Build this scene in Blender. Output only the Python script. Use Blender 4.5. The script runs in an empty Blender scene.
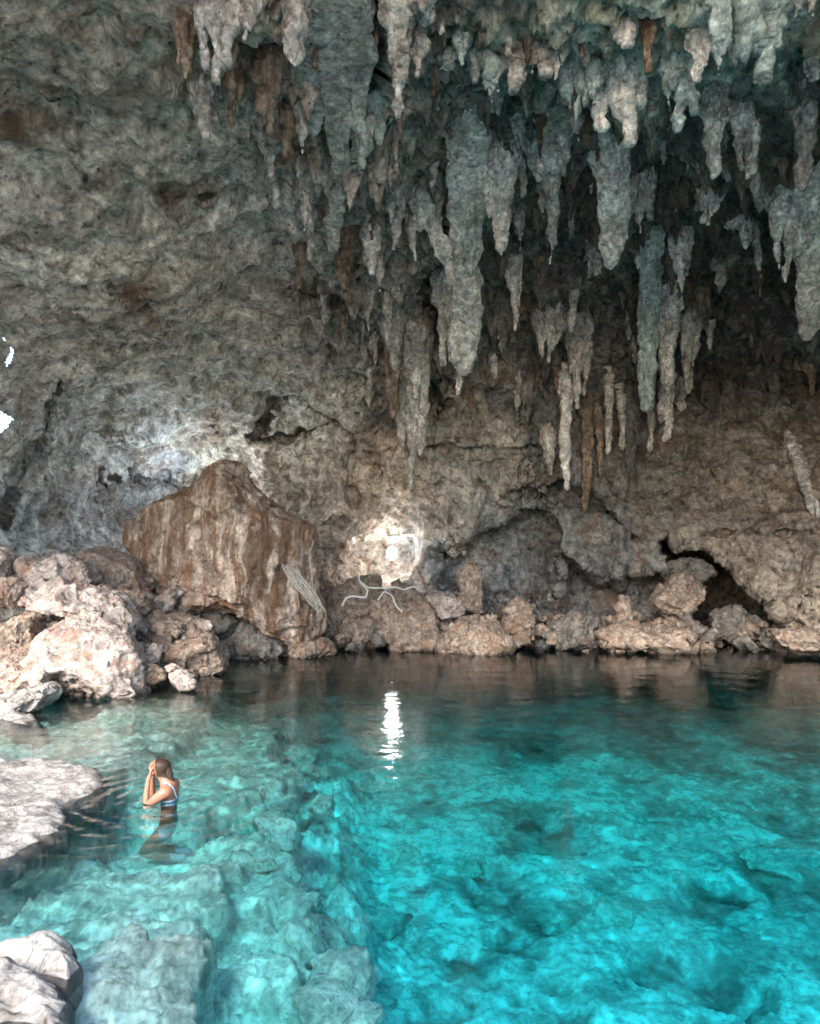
import bpy, bmesh, math, random
import numpy as np
from mathutils import Vector
PI = math.pi
random.seed(7); rng = np.random.default_rng(7)
scn = bpy.context.scene
COL = scn.collection

# ------------------------------------------------------------------ camera
CAMH = 2.7; F = 740.0; TILT = math.atan(33 / 740)
cam_d = bpy.data.cameras.new('camera'); cam = bpy.data.objects.new('camera', cam_d); COL.objects.link(cam)
cam.location = (0, 0, CAMH); cam.rotation_euler = (PI / 2 + TILT, 0, 0)
cam_d.sensor_fit = 'VERTICAL'; cam_d.sensor_height = 36; cam_d.lens = 36 * F / 1024
cam_d.clip_start = 0.05; cam_d.clip_end = 2000
scn.camera = cam
CT, ST = math.cos(TILT), math.sin(TILT)

def ray(px, py):
    """direction with y = 1 for a pixel of the traced photograph"""
    a = (np.asarray(px, float) - 410) / F; b = (512 - np.asarray(py, float)) / F
    y = CT - b * ST; z = b * CT + ST
    return a / y, z / y
def P(px, py, D):
    x, z = ray(px, py)
    return np.array([x * D, np.ones_like(x) * D, CAMH + z * D]).T
def on_plane(px, py, z0):
    x, z = ray(px, py); D = (z0 - CAMH) / z
    return np.array([x * D, D]).T

# ------------------------------------------------------------------ noise
_perm = np.random.default_rng(3).permutation(256).astype(np.int32); _perm = np.concatenate([_perm, _perm, _perm])
_g = np.random.default_rng(4).normal(size=(256, 3)); _g /= np.linalg.norm(_g, axis=1)[:, None]; _g = _g.astype(np.float32)
def perlin(p):
    p = np.asarray(p, np.float32); i = np.floor(p).astype(np.int32); f = p - i; i &= 255
    u = f * f * f * (f * (f * 6 - 15) + 10)
    out = 0
    for dx in (0, 1):
        wx = u[:, 0] if dx else 1 - u[:, 0]
        for dy in (0, 1):
            wy = u[:, 1] if dy else 1 - u[:, 1]
            for dz in (0, 1):
                wz = u[:, 2] if dz else 1 - u[:, 2]
                h = _perm[_perm[_perm[(i[:, 0] + dx) & 255] + ((i[:, 1] + dy) & 255)] + ((i[:, 2] + dz) & 255)]
                g = _g[h]
                out = out + wx * wy * wz * (g[:, 0] * (f[:, 0] - dx) + g[:, 1] * (f[:, 1] - dy) + g[:, 2] * (f[:, 2] - dz))
    return out * 1.6
def fbm(p, oct=4, lac=2.03, gain=.5):
    s = 0; a = 1
    for k in range(oct):
        s = s + a * perlin(p + k * 17.3); p = p * lac; a *= gain
    return s
def ridged(p, oct=4, gain=.5):
    s = 0; a = 1
    for k in range(oct):
        s = s + a * (1 - 2.2 * np.abs(perlin(p + k * 11.7))); p = p * 2.07; a *= gain
    return s
def worley(p, seed=0):
    """F1, F2 distances"""
    p = np.asarray(p, np.float32); i = np.floor(p).astype(np.int32); f = p - i
    d1 = np.full(len(p), 9., np.float32); d2 = d1.copy()
    for dx in (-1, 0, 1):
        for dy in (-1, 0, 1):
            for dz in (-1, 0, 1):
                h = _perm[_perm[_perm[(i[:, 0] + dx) & 255] + ((i[:, 1] + dy + seed) & 255)] + ((i[:, 2] + dz) & 255)]
                q = _g[h] * .5 + .5 + np.array([dx, dy, dz], np.float32) - f
                d = np.sqrt((q * q).sum(1))
                m = d < d1
                d2 = np.where(m, d1, np.minimum(d2, d)); d1 = np.where(m, d, d1)
    return d1, d2
def facets(p, seed=0):
    """broken planes: inside each cell the surface tilts its own way; a creased, angular relief"""
    p = np.asarray(p, np.float32); i = np.floor(p).astype(np.int32); f = p - i
    d1 = np.full(len(p), 9., np.float32); val = np.zeros(len(p), np.float32)
    for dx in (-1, 0, 1):
        for dy in (-1, 0, 1):
            for dz in (-1, 0, 1):
                h = _perm[_perm[_perm[(i[:, 0] + dx) & 255] + ((i[:, 1] + dy + seed) & 255)] + ((i[:, 2] + dz) & 255)]
                r = f - (_g[h] * .5 + .5 + np.array([dx, dy, dz], np.float32))
                d = np.sqrt((r * r).sum(1)); m = d < d1
                g = _g[(h * 7 + 13) & 255]
                val = np.where(m, (r * g).sum(1) + .25 * g[:, 0], val); d1 = np.where(m, d, d1)
    return val
def sstep(a, b, x):
    t = np.clip((x - a) / (b - a), 0, 1); return t * t * (3 - 2 * t)
def poly_sd(x, y, poly):
    """signed distance, positive inside"""
    poly = np.asarray(poly, float); d = np.full(x.shape, 1e9); ins = np.zeros(x.shape, bool); n = len(poly)
    for k in range(n):
        ax, ay = poly[k]; bx, by = poly[(k + 1) % n]; ex, ey = bx - ax, by - ay
        t = np.clip(((x - ax) * ex + (y - ay) * ey) / (ex * ex + ey * ey + 1e-9), 0, 1)
        d = np.minimum(d, np.hypot(x - ax - t * ex, y - ay - t * ey))
        c = (ay > y) != (by > y)
        ins ^= c & (x < (bx - ax) * (y - ay) / (by - ay + 1e-12) + ax)
    return np.where(ins, d, -d)
def line_d(x, y, pts):
    d = np.full(x.shape, 1e9)
    for (ax, ay), (bx, by) in zip(pts[:-1], pts[1:]):
        ex, ey = bx - ax, by - ay
        t = np.clip(((x - ax) * ex + (y - ay) * ey) / (ex * ex + ey * ey + 1e-9), 0, 1)
        d = np.minimum(d, np.hypot(x - ax - t * ex, y - ay - t * ey))
    return d

# ------------------------------------------------------------------ mesh helpers
def tag(o, label=None, cat=None, group=None, kind=None):
    if label: o['label'] = label
    if cat: o['category'] = cat
    if group: o['group'] = group
    if kind: o['kind'] = kind
    return o
def new_mesh_np(name, V, Fq, smooth=True):
    me = bpy.data.meshes.new(name)
    V = np.asarray(V, np.float32); Fq = np.asarray(Fq, np.int32)
    k = Fq.shape[1]
    me.vertices.add(len(V)); me.vertices.foreach_set('co', V.ravel())
    me.loops.add(Fq.size); me.loops.foreach_set('vertex_index', Fq.ravel())
    me.polygons.add(len(Fq)); me.polygons.foreach_set('loop_start', np.arange(0, Fq.size, k, dtype=np.int32))
    me.update(calc_edges=True)
    if smooth: me.polygons.foreach_set('use_smooth', np.ones(len(Fq), bool))
    me.validate(); return me
def link(name, me, mat=None, parent=None, loc=None):
    if mat is not None:
        me.materials.clear(); me.materials.append(mat)
    o = bpy.data.objects.new(name, me); COL.objects.link(o)
    if parent is not None: o.parent = parent
    if loc is not None: o.location = loc
    return o
def get_v(me):
    a = np.empty(len(me.vertices) * 3, np.float32); me.vertices.foreach_get('co', a); return a.reshape(-1, 3)
def get_n(me):
    a = np.empty(len(me.vertices) * 3, np.float32); me.vertices.foreach_get('normal', a); return a.reshape(-1, 3)
def set_v(me, V):
    me.vertices.foreach_set('co', np.asarray(V, np.float32).ravel()); me.update()
def set_col(me, name, C):
    at = me.color_attributes.new(name, 'FLOAT_COLOR', 'POINT')
    C = np.concatenate([C, np.ones((len(C), 1))], 1).astype(np.float32)
    at.data.foreach_set('color', C.ravel())
def rebase(me, base):
    set_v(me, get_v(me) - np.asarray(base, np.float32))

class MB:
    def __init__(s): s.v = []; s.f = []
    def tube(s, pts, rad, n=10, sx=1, sy=1, caps=True):
        """closed tube through pts (k,3) with per point radii"""
        pts = np.asarray(pts, float); k = len(pts); rad = np.ones(k) * rad
        T = np.gradient(pts, axis=0); T /= np.linalg.norm(T, axis=1)[:, None] + 1e-9
        ref = np.array([0, 1, 0.]) if abs(T[0][1]) < .9 else np.array([1., 0, 0])
        b0 = len(s.v)
        for i in range(k):
            A = np.cross(T[i], ref); A /= np.linalg.norm(A) + 1e-9; B = np.cross(T[i], A)
            for j in range(n):
                a = 2 * PI * j / n
                s.v.append(pts[i] + rad[i] * (A * math.cos(a) * sx + B * math.sin(a) * sy))
        for i in range(k - 1):
            for j in range(n):
                a = b0 + i * n + j; b = b0 + i * n + (j + 1) % n
                s.f.append((a, b, b + n, a + n))
        if caps:
            s.f.append(tuple(b0 + j for j in range(n))[::-1]); s.f.append(tuple(b0 + (k - 1) * n + j for j in range(n)))
        return s
    def box(s, c, h, R=None):
        b0 = len(s.v); c = np.array(c, float)
        for dx in (-1, 1):
            for dy in (-1, 1):
                for dz in (-1, 1):
                    d = np.array([dx * h[0], dy * h[1], dz * h[2]])
                    if R is not None: d = R @ d
                    s.v.append(c + d)
        for f in ((0, 1, 3, 2), (4, 6, 7, 5), (0, 4, 5, 1), (2, 3, 7, 6), (0, 2, 6, 4), (1, 5, 7, 3)):
            s.f.append(tuple(b0 + q for q in f))
        return s
    def mesh(s, name, smooth=True):
        me = bpy.data.meshes.new(name); me.from_pydata([tuple(map(float, v)) for v in s.v], [], s.f)
        bm = bmesh.new(); bm.from_mesh(me); bmesh.ops.recalc_face_normals(bm, faces=bm.faces); bm.to_mesh(me); bm.free()
        if smooth: me.polygons.foreach_set('use_smooth', np.ones(len(me.polygons), bool))
        me.update(); return me
def evaluated(me, setup):
    o = bpy.data.objects.new('temporary', me); COL.objects.link(o); setup(o)
    dg = bpy.context.evaluated_depsgraph_get()
    m2 = bpy.data.meshes.new_from_object(o.evaluated_get(dg), depsgraph=dg)
    bpy.data.objects.remove(o); return m2
def voxel(me, size):
    def s(o):
        m = o.modifiers.new('r', 'REMESH'); m.mode = 'VOXEL'; m.voxel_size = size; m.use_smooth_shade = True
        q = o.modifiers.new('s', 'SMOOTH'); q.factor = .5; q.iterations = 1
    m2 = evaluated(me, s)
    return m2

# ------------------------------------------------------------------ materials
def nt(mat): mat.use_nodes = True; t = mat.node_tree; t.nodes.clear(); return t
class N:
    def __init__(s, mat): s.t = nt(mat)
    def n(s, typ, props=None, **inp):
        x = s.t.nodes.new(typ)
        for k, v in (props or {}).items(): setattr(x, k, v)
        for k, v in inp.items():
            key = k.replace('_', ' ')
            sock = x.inputs[int(k[1:])] if k[0] == 'i' and k[1:].isdigit() else x.inputs[key]
            if isinstance(v, bpy.types.NodeSocket): s.t.links.new(v, sock)
            else: sock.default_value = v
        return x
    def ramp(s, fac, stops):
        r = s.t.nodes.new('ShaderNodeValToRGB'); e = r.color_ramp.elements
        while len(e) < len(stops): e.new(.5)
        for q, (p, c) in zip(e, stops):
            q.position = p; q.color = (*c, 1) if isinstance(c, tuple) else (c, c, c, 1)
        s.t.links.new(fac, r.inputs[0]); return r.outputs[0]
    def noise(s, vec, scale, detail=6, rough=.6, dist=0):
        return s.n('ShaderNodeTexNoise', Vector=vec, Scale=scale, Detail=detail, Roughness=rough, Distortion=dist).outputs['Fac']
    def mix(s, fac, a, b, mode='MIX'):
        x = s.n('ShaderNodeMix', {'data_type': 'RGBA', 'blend_type': mode, 'clamp_result': False})
        for sock, v in ((x.inputs[0], fac), (x.inputs[6], a), (x.inputs[7], b)):
            if isinstance(v, bpy.types.NodeSocket): s.t.links.new(v, sock)
            else: sock.default_value = v if not isinstance(v, tuple) else (*v, 1)
        return x.outputs[2]
    def math(s, op, a, b=0.0, c=None):
        x = s.n('ShaderNodeMath', {'operation': op})
        for i, v in enumerate((a, b, c)):
            if v is None: continue
            if isinstance(v, bpy.types.NodeSocket): s.t.links.new(v, x.inputs[i])
            else: x.inputs[i].default_value = v
        return x.outputs[0]

def rock_mat(name, tint=None, attr=None, stain=(.20, .10, .05), stain_amt=.5, pale=(.55, .53, .50), pale_amt=.3,
             grain=1.0, streak=0.0, pits=.5, bump=1.0, sc=1.0, dark_amt=.75, rough=.9, waterline=False):
    m = bpy.data.materials.new(name); N_ = N(m)
    pos = N_.n('ShaderNodeNewGeometry').outputs['Position']
    warp = N_.n('ShaderNodeTexNoise', Vector=pos, Scale=1.3 * sc, Detail=3.0).outputs['Color']
    posw = N_.n('ShaderNodeVectorMath', {'operation': 'MULTIPLY_ADD'}, i0=warp, i1=(.5, .5, .5), i2=pos).outputs[0]
    st = N_.n('ShaderNodeMapping', Vector=posw, Scale=(1, 1, .16)).outputs[0]
    if attr: base = N_.n('ShaderNodeAttribute', {'attribute_name': attr}).outputs['Color']
    else:
        base = N_.n('ShaderNodeRGB').outputs[0]; base.default_value = (*tint, 1)
    n_big = N_.noise(posw, .9 * sc, 5, .65)
    n_mid = N_.noise(posw, 4 * sc, 8, .7)
    n_fine = N_.noise(pos, 10 * sc, 6, .68)
    n_st = N_.noise(st, 5 * sc, 6, .65)
    n_stain = N_.noise(posw, 1.6 * sc, 6, .6, .6)
    c = N_.mix(1.0, base, N_.ramp(n_big, [(.3, .55), (.5, 1.0), (.7, 1.35)]), 'MULTIPLY')
    c = N_.mix(1.0, c, N_.ramp(n_mid, [(.34, .85 - dark_amt * .85), (.45, .8), (.56, 1.15), (.68, 1.75)]), 'MULTIPLY')
    c = N_.mix(grain, c, N_.mix(1.0, c, N_.ramp(n_fine, [(.3, .60), (.5, 1.0), (.68, 1.4)]), 'MULTIPLY'))
    if streak > 0:
        c = N_.mix(streak, c, N_.mix(1.0, c, N_.ramp(n_st, [(.36, .22), (.48, .85), (.62, 1.35)]), 'MULTIPLY'))
    fs = N_.math('MULTIPLY', N_.ramp(n_stain, [(.52, 0.0), (.64, 1.0)]), stain_amt)
    c = N_.mix(fs, c, stain)
    if streak >= .7:
        ns2 = N_.noise(N_.n('ShaderNodeMapping', Vector=posw, Scale=(1, .6, .08)).outputs[0], 4.6, 5, .65)
        c = N_.mix(N_.math('MULTIPLY', N_.ramp(ns2, [(.45, 0.0), (.57, 1.0)]), .85), c, stain)
    fp = N_.math('MULTIPLY', N_.ramp(N_.noise(posw, 2.7 * sc, 8, .72, .3), [(.54, 0.0), (.66, 1.0)]), pale_amt)
    c = N_.mix(fp, c, pale)
    vor = N_.n('ShaderNodeTexVoronoi', Vector=posw, Scale=7.0 * sc).outputs['Distance']
    pit = N_.ramp(vor, [(.05, 0.0), (.3, 1.0)])
    if pits > 0:
        pm = N_.math('MULTIPLY', N_.ramp(vor, [(.06, 1.0), (.27, 0.0)]), N_.ramp(N_.noise(pos, 1.9 * sc, 3), [(.42, 0.0), (.58, min(1, pits * 1.6))]))
        c = N_.mix(pm, c, N_.mix(1.0, c, (.16, .12, .09), 'MULTIPLY'))
    crack = N_.n('ShaderNodeTexVoronoi', {'feature': 'DISTANCE_TO_EDGE'}, Vector=posw, Scale=1.1 * sc).outputs['Distance']
    crk = N_.ramp(crack, [(0.0, 0.0), (.02, 1.0)])
    h = N_.math('MULTIPLY_ADD', n_mid, 1.0, N_.math('MULTIPLY', n_fine, .28))
    h = N_.math('MULTIPLY_ADD', pit, .18 * pits, h)
    h = N_.math('MULTIPLY_ADD', crk, .12, h)
    if streak > 0: h = N_.math('MULTIPLY_ADD', n_st, .8 * streak, h)
    b = N_.n('ShaderNodeBump', Strength=min(1, .9 * bump), Distance=.12 * bump / sc, Height=h)
    if waterline:
        z = N_.n('ShaderNodeSeparateXYZ', Vector=pos).outputs[2]
        zz = N_.math('MULTIPLY_ADD', n_mid, .5, z)
        w = N_.ramp(zz, [(.22, 1.0), (.45, 0.0)])
        c = N_.mix(N_.math('MULTIPLY', w, .65), c, N_.mix(1.0, c, (.32, .30, .27), 'MULTIPLY'))
        rr = N_.ramp(w, [(0.0, rough), (1.0, .45)])
    else: rr = rough
    bs = N_.n('ShaderNodeBsdfPrincipled', Base_Color=c, Roughness=rr, Normal=b.outputs[0])
    bs.inputs['Specular IOR Level'].default_value = .3
    o = N_.n('ShaderNodeOutputMaterial'); N_.t.links.new(bs.outputs[0], o.inputs[0])
    return m
def plain_mat(name, col, rough=.6, spec=.4, noise=.15, scale=30, metallic=0, sss=0):
    m = bpy.data.materials.new(name); N_ = N(m)
    pos = N_.n('ShaderNodeNewGeometry').outputs['Position']
    nz = N_.noise(pos, scale, 4)
    c = N_.mix(1.0, (*col,), N_.ramp(nz, [(.3, 1 - noise), (.7, 1 + noise)]), 'MULTIPLY')
    b = N_.n('ShaderNodeBump', Strength=.3, Distance=.004, Height=nz)
    bs = N_.n('ShaderNodeBsdfPrincipled', Base_Color=c, Roughness=rough, Metallic=metallic, Normal=b.outputs[0])
    bs.inputs['Specular IOR Level'].default_value = spec
    o = N_.n('ShaderNodeOutputMaterial'); N_.t.links.new(bs.outputs[0], o.inputs[0]); return m

# ------------------------------------------------------------------ cave shell
ctrl = [
 (0,0,8.3),(100,0,8.5),(200,0,8.8),(300,0,9.2),(400,0,9.6),(500,0,9.6),(600,0,9.2),(700,0,9.0),(820,0,9.6),
 (0,100,9.8),(100,110,10.2),(200,100,10.6),(300,100,11.4),(400,100,12.2),(500,100,12.8),(600,100,12.6),(700,100,12.6),(820,100,13.0),
 (0,200,11.4),(100,200,11.8),(200,200,12.6),(300,200,13.6),(400,200,15.0),(500,200,15.8),(600,200,16.2),(700,200,16.6),(820,200,15.6),
 (0,300,13.4),(100,300,14.4),(200,300,15.6),(300,300,17.0),(400,300,18.0),(500,300,19.2),(600,300,20.5),(700,300,21.2),(820,300,19.0),
 (0,370,15.8),(60,400,17.5),(130,400,18.4),(200,390,19.2),(300,380,20.6),(400,380,20.8),(480,390,21.6),(600,390,22.6),(700,380,23.5),(820,380,22.5),
 (0,450,16.8),(60,470,18.2),(100,440,20.5),(160,440,21.8),(200,440,21.8),(260,450,21.6),(330,450,21.6),(410,450,21.0),(480,450,21.2),(600,450,22.2),(700,450,21.6),(820,440,20.0),
 (0,540,16.8),(60,540,18.2),(130,520,21.5),(220,520,22),(320,520,21.8),(400,520,22.2),(470,500,21.0),(520,560,21.4),(600,530,21.2),(700,520,20.6),(820,530,19.0),
 (0,620,16.6),(80,620,18.4),(160,620,20.6),(240,620,21.2),(330,600,21.0),(400,600,21.0),(470,610,20.6),(560,610,20.6),(640,600,21.0),(720,600,20.2),(820,600,18.8),
 (0,660,16.2),(100,660,18.0),(200,656,19.6),(300,652,19.6),(400,650,19.4),(500,650,19.2),(600,648,19.4),(700,644,19.6),(780,642,19.0),(820,640,18.4),
 (0,800,16),(200,800,19.4),(400,800,19.2),(600,800,19.2),(820,800,18.2),(0,1100,16),(400,1100,19.2),(820,1100,18),
 (-150,0,7.4),(-350,0,6.0),(-700,0,4.6),(-150,300,11.5),(-350,300,9.5),(-700,300,6.5),(-150,540,14.4),(-350,540,11.6),(-700,540,7.6),(-350,800,11.6),(-700,800,7.6),(-350,1100,11.6),(-700,1100,7.6),
 (1000,0,9.2),(1250,0,8.0),(1600,0,5.8),(1000,300,16.4),(1250,300,12.5),(1600,300,8.6),(1000,540,16.5),(1250,540,13),(1600,540,9),(1250,800,13),(1600,800,9),(1250,1100,13),(1600,1100,9),
 (0,-160,7.5),(400,-160,8.0),(820,-160,7.8),(1250,-160,6.6),(1600,-160,5),(-350,-160,5.4),(-700,-160,4.2),(600,-460,5.2),(900,-460,5.1),(1300,-460,4.4),(200,-460,5.2)]
ctrl = np.array(ctrl, float)
def rbf_fit(xy, val):
    n = len(xy); K = np.linalg.norm(xy[:, None] - xy[None], axis=2) + 8 * np.eye(n) * 0
    K -= 6.0 * np.eye(n)
    A = np.zeros((n + 3, n + 3)); A[:n, :n] = K; A[:n, n] = 1; A[:n, n + 1:] = xy / 500; A[n:, :n] = A[:n, n:].T
    return np.linalg.solve(A, np.concatenate([val, np.zeros((3,) + val.shape[1:])]))
_w = rbf_fit(ctrl[:, :2], ctrl[:, 2])
def rbf_eval(u, v):
    n = len(ctrl); s = _w[n] + _w[n + 1] * u / 500 + _w[n + 2] * v / 500
    for k in range(n): s = s + _w[k] * np.hypot(u - ctrl[k, 0], v - ctrl[k, 1])
    return s

us = np.concatenate([np.linspace(-390, -60, 50, endpoint=False), np.arange(-60, 880, 1.6), np.linspace(880, 1600, 75)])
vs = np.concatenate([np.linspace(-460, -130, 34, endpoint=False), np.linspace(-130, -20, 26, endpoint=False), np.arange(-20, 665, 1.6), np.linspace(668, 1100, 40)])
U, V_ = np.meshgrid(us, vs); sh = U.shape; U = U.ravel(); V_ = V_.ravel()
D = rbf_eval(U, V_)
# jitter lookups so that traced features get broken edges
q0 = P(U, V_, D)
jx = fbm(q0 * 1.1, 4) * 10; jy = fbm(q0 * 1.1 + 50, 4) * 10
UJ = U + jx; VJ = V_ + jy
def carve(poly, depth, w):
    global D
    D = D + depth * sstep(-w * .3, w, poly_sd(UJ, VJ, poly))
def crack(pts, depth, w):
    global D
    D = D + depth * np.exp(-(line_d(U + jx * .35, V_ + jy * .35, pts) / w) ** 2)
# dark arch on the right, alcoves, undercuts, holes
carve([(664,536),(700,552),(745,580),(776,596),(788,650),(700,655),(690,610),(668,575)], 4.5, 8)
carve([(560,560),(600,572),(662,570),(690,590),(660,640),(600,640),(560,610)], 1.6, 14)
carve([(430,548),(470,532),(520,520),(548,500),(560,520),(552,600),(470,606),(440,590)], 1.6, 10)
carve([(330,575),(352,548),(380,535),(415,540),(425,575),(380,592)], .9, 14)
carve([(84,500),(110,470),(150,480),(200,470),(205,520),(150,540),(90,530)], 1.4, 14)
carve([(500,505),(560,478),(600,500),(640,540),(600,520),(560,500)], .9, 8)
carve([(420,262),(440,232),(458,300),(440,360),(425,345)], 1.0, 10)
carve([(345,215),(358,200),(368,250),(355,262)], 1.2, 8)
carve([(425,355),(440,345),(448,400),(430,420)], 1.0, 8)
carve([(357,0),(385,0),(386,100),(362,100)], .9, 8)
carve([(309,0),(325,0),(318,30),(310,28)], .9, 6)
carve([(228,0),(240,20),(250,60),(232,50)], .7, 6)
for (a, b, r, d) in [(172,190,11,.9),(208,198,7,.6),(165,203,8,.5),(206,240,8,.5),(6,141,10,.5),(48,103,7,.5),(80,14,9,.45),(64,65,5,.3),(92,45,5,.3),
                     (303,290,13,.5),(322,298,9,.5),(212,426,11,.4),(150,300,9,.3),(375,462,8,.5),(380,472,9,.5),(300,503,12,.5),(325,510,9,.4),(285,500,6,.35),(440,488,8,.4),
                     (345,520,10,.4),(50,560,14,.4),(120,290,9,.4),(250,115,7,.4),(140,345,8,.3),(30,230,9,.3),(100,160,8,.3)]:
    D = D + d * (.08 if b < 165 else .35 if b < 250 else .8) * np.exp(-(((UJ - a) / r) ** 2 + ((VJ - b) / (r * .75)) ** 2) ** 1.5)
crack([(254,436),(275,405),(296,388),(320,405),(347,428)], 1.3, 4.5)
crack([(262,440),(300,431),(338,424)], .9, 3)
crack([(347,428),(378,432)], .35, 2.0)
crack([(352,432),(350,500)], .45, 4.5)
crack([(392,448),(470,452),(540,450)], .35, 2.2)
crack([(525,452),(525,476)], .25, 1.8)
crack([(690,440),(700,470),(712,480)], .3, 2.2)
crack([(668,545),(720,530),(820,532)], .25, 1.8)
crack([(672,492),(690,512),(700,520)], .3, 2)
crack([(60,380),(40,440),(20,480),(5,520)], .5, 4)
crack([(100,470),(95,510),(88,520)], .5, 4)
crack([(750,430),(752,470),(770,490)], .25, 2)
crack([(180,500),(260,540)], .3, 3)
# strata on the lower right wall
strw = sstep(690, 720, UJ) * sstep(590, 610, VJ)
D = D + strw * .12 * np.sin(VJ * .55)
glm = np.exp(-(((U - 392) / 34) ** 2 + ((V_ - 552) / 30) ** 2)); D = D + .7 * glm
Q = P(U, V_, D)
Qg = Q.reshape(sh + (3,)); nrmv = np.cross(np.gradient(Qg, axis=1).reshape(-1, 3), np.gradient(Qg, axis=0).reshape(-1, 3)); nrmv /= np.linalg.norm(nrmv, axis=1)[:, None] + 1e-9
dirx, dirz = ray(U, V_); dirv = np.stack([dirx, np.ones_like(dirx), dirz], 1); dirv /= np.linalg.norm(dirv, axis=1)[:, None]
# weight of the stalactite-hung right part
hang = sstep(170, 260, UJ - (VJ - 60) * .35) * (1 - sstep(395, 450, VJ))
popc = 1 - hang
low = sstep(400, 450, VJ)
big = fbm(Q * .32, 4) * .50 + fbm(Q * .9 + 77, 4) * .22
wq = np.stack([fbm(Q * .8 + 200, 3), fbm(Q * .8 + 300, 3), fbm(Q * .8 + 400, 3)], 1)
drap = ridged((Q + wq * .9) * np.array([1.3, 1.2, .30]), 4) * .20
drap2 = ridged((Q + wq * .3) * np.array([3.1, 2.8, .6]) + 9, 3) * .12
w1, w2 = worley(Q * np.array([1.7, 1.7, 1.3]) + fbm(Q * 2, 2)[:, None] * .3)
lump = -(w1 ** 2) * .12
w3, w4 = worley(Q * 5.2 + fbm(Q * 5, 2)[:, None] * .3, 5)
lump2 = -(w3 ** 2) * .10
med = fbm(Q * 1.9 + 30, 5, gain=.5) * .115
fine = fbm(Q * 7 + 5, 4, gain=.6) * .030
disp = big + med * (1 + .2 * popc) + fine + hang * (drap * 1.1 + drap2) + popc * (lump * .7 + lump2 * .2) + low * (drap * .15) + facets(Q * 1.1 + fbm(Q * 1.5, 3)[:, None] * .25) * .16 * (.3 + low * .35) + facets(Q * 3.1 + fbm(Q * 3, 3)[:, None] * .25, 4) * .035 + lump2 * .15
nearw = sstep(7, 10, Q[:, 1]) * .5 + .5
nrmv *= np.sign(-(nrmv * dirv).sum(1))[:, None]
nd_ = nrmv * .75 - dirv * .25
Q = Q + nd_ * (disp * nearw * (1 - .8 * glm))[:, None]
# hanging teeth: pull the roof down in small cones, in plan
seeds = []
clus = fbm(q0 * .7 + 15, 3)
for k in range(520):
    u = random.uniform(170, 900); v = random.uniform(70, 400) 
    i = int(np.argmin(abs(us - u))); j = int(np.argmin(abs(vs - v)))
    idx = j * sh[1] + i
    if hang[idx] > .4 and clus[idx] > .0: seeds.append((Q[idx, 0], Q[idx, 1], random.uniform(.10, .30)))
dzt = np.zeros(len(Q))
Qx, Qy = Q[:, 0].copy(), Q[:, 1].copy()
for (x, y, r) in seeds:
    m = np.nonzero((np.abs(Qx - x) < r) & (np.abs(Qy - y) < r))[0]
    if not len(m): continue
    d = np.hypot(Qx[m] - x, Qy[m] - y) / r
    L = r * random.uniform(1.4, 3.2)
    dzt[m] = np.maximum(dzt[m], L * np.clip(1 - d, 0, 1) ** 1.3)
Q[:, 2] -= dzt * hang
SHX = Q.reshape(sh + (3,))

# colour of the stone, patch by patch (rock tint, deepened for shade in the recesses)
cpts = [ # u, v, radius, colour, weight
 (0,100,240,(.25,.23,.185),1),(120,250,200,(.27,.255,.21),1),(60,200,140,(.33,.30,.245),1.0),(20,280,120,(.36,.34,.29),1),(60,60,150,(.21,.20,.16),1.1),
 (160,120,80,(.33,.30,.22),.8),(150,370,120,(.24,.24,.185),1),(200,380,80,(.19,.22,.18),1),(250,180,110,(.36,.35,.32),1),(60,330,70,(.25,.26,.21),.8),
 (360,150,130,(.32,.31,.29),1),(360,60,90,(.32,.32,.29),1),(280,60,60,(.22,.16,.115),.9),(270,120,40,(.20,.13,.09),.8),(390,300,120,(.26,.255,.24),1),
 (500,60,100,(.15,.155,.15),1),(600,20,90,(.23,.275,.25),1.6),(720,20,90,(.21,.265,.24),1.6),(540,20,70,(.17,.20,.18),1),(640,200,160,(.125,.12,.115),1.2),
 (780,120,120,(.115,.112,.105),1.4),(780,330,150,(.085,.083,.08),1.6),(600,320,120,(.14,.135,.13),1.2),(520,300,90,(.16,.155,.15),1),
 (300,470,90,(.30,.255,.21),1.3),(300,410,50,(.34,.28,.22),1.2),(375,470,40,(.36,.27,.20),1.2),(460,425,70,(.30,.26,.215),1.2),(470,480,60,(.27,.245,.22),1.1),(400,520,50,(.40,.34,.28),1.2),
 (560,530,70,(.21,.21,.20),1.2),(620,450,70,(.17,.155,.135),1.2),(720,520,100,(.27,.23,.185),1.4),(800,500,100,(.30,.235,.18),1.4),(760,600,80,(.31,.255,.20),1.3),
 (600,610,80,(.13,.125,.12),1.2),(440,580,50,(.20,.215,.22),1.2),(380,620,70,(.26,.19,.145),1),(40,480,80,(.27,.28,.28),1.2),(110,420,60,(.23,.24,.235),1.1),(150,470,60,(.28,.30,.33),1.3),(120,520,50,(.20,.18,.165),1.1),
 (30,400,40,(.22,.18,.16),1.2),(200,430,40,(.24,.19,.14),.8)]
cpts = [(a, b, r, tuple(min(.55, q * (1.9 if (a < 330 and b < 450) or (b < 30 and a > 520) else 1.25 if a < 500 else .85 if b > 440 else 1.0)) for q in c), wt) for a, b, r, c, wt in cpts]  # lifts the dim upper left; lower right wall darkened in place of shade
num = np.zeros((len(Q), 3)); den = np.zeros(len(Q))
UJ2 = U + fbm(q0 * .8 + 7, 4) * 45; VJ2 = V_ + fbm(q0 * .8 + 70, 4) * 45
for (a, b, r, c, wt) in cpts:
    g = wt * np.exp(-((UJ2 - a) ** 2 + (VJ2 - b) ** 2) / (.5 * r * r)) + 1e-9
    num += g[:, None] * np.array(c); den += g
COLR = num / den[:, None]
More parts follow.
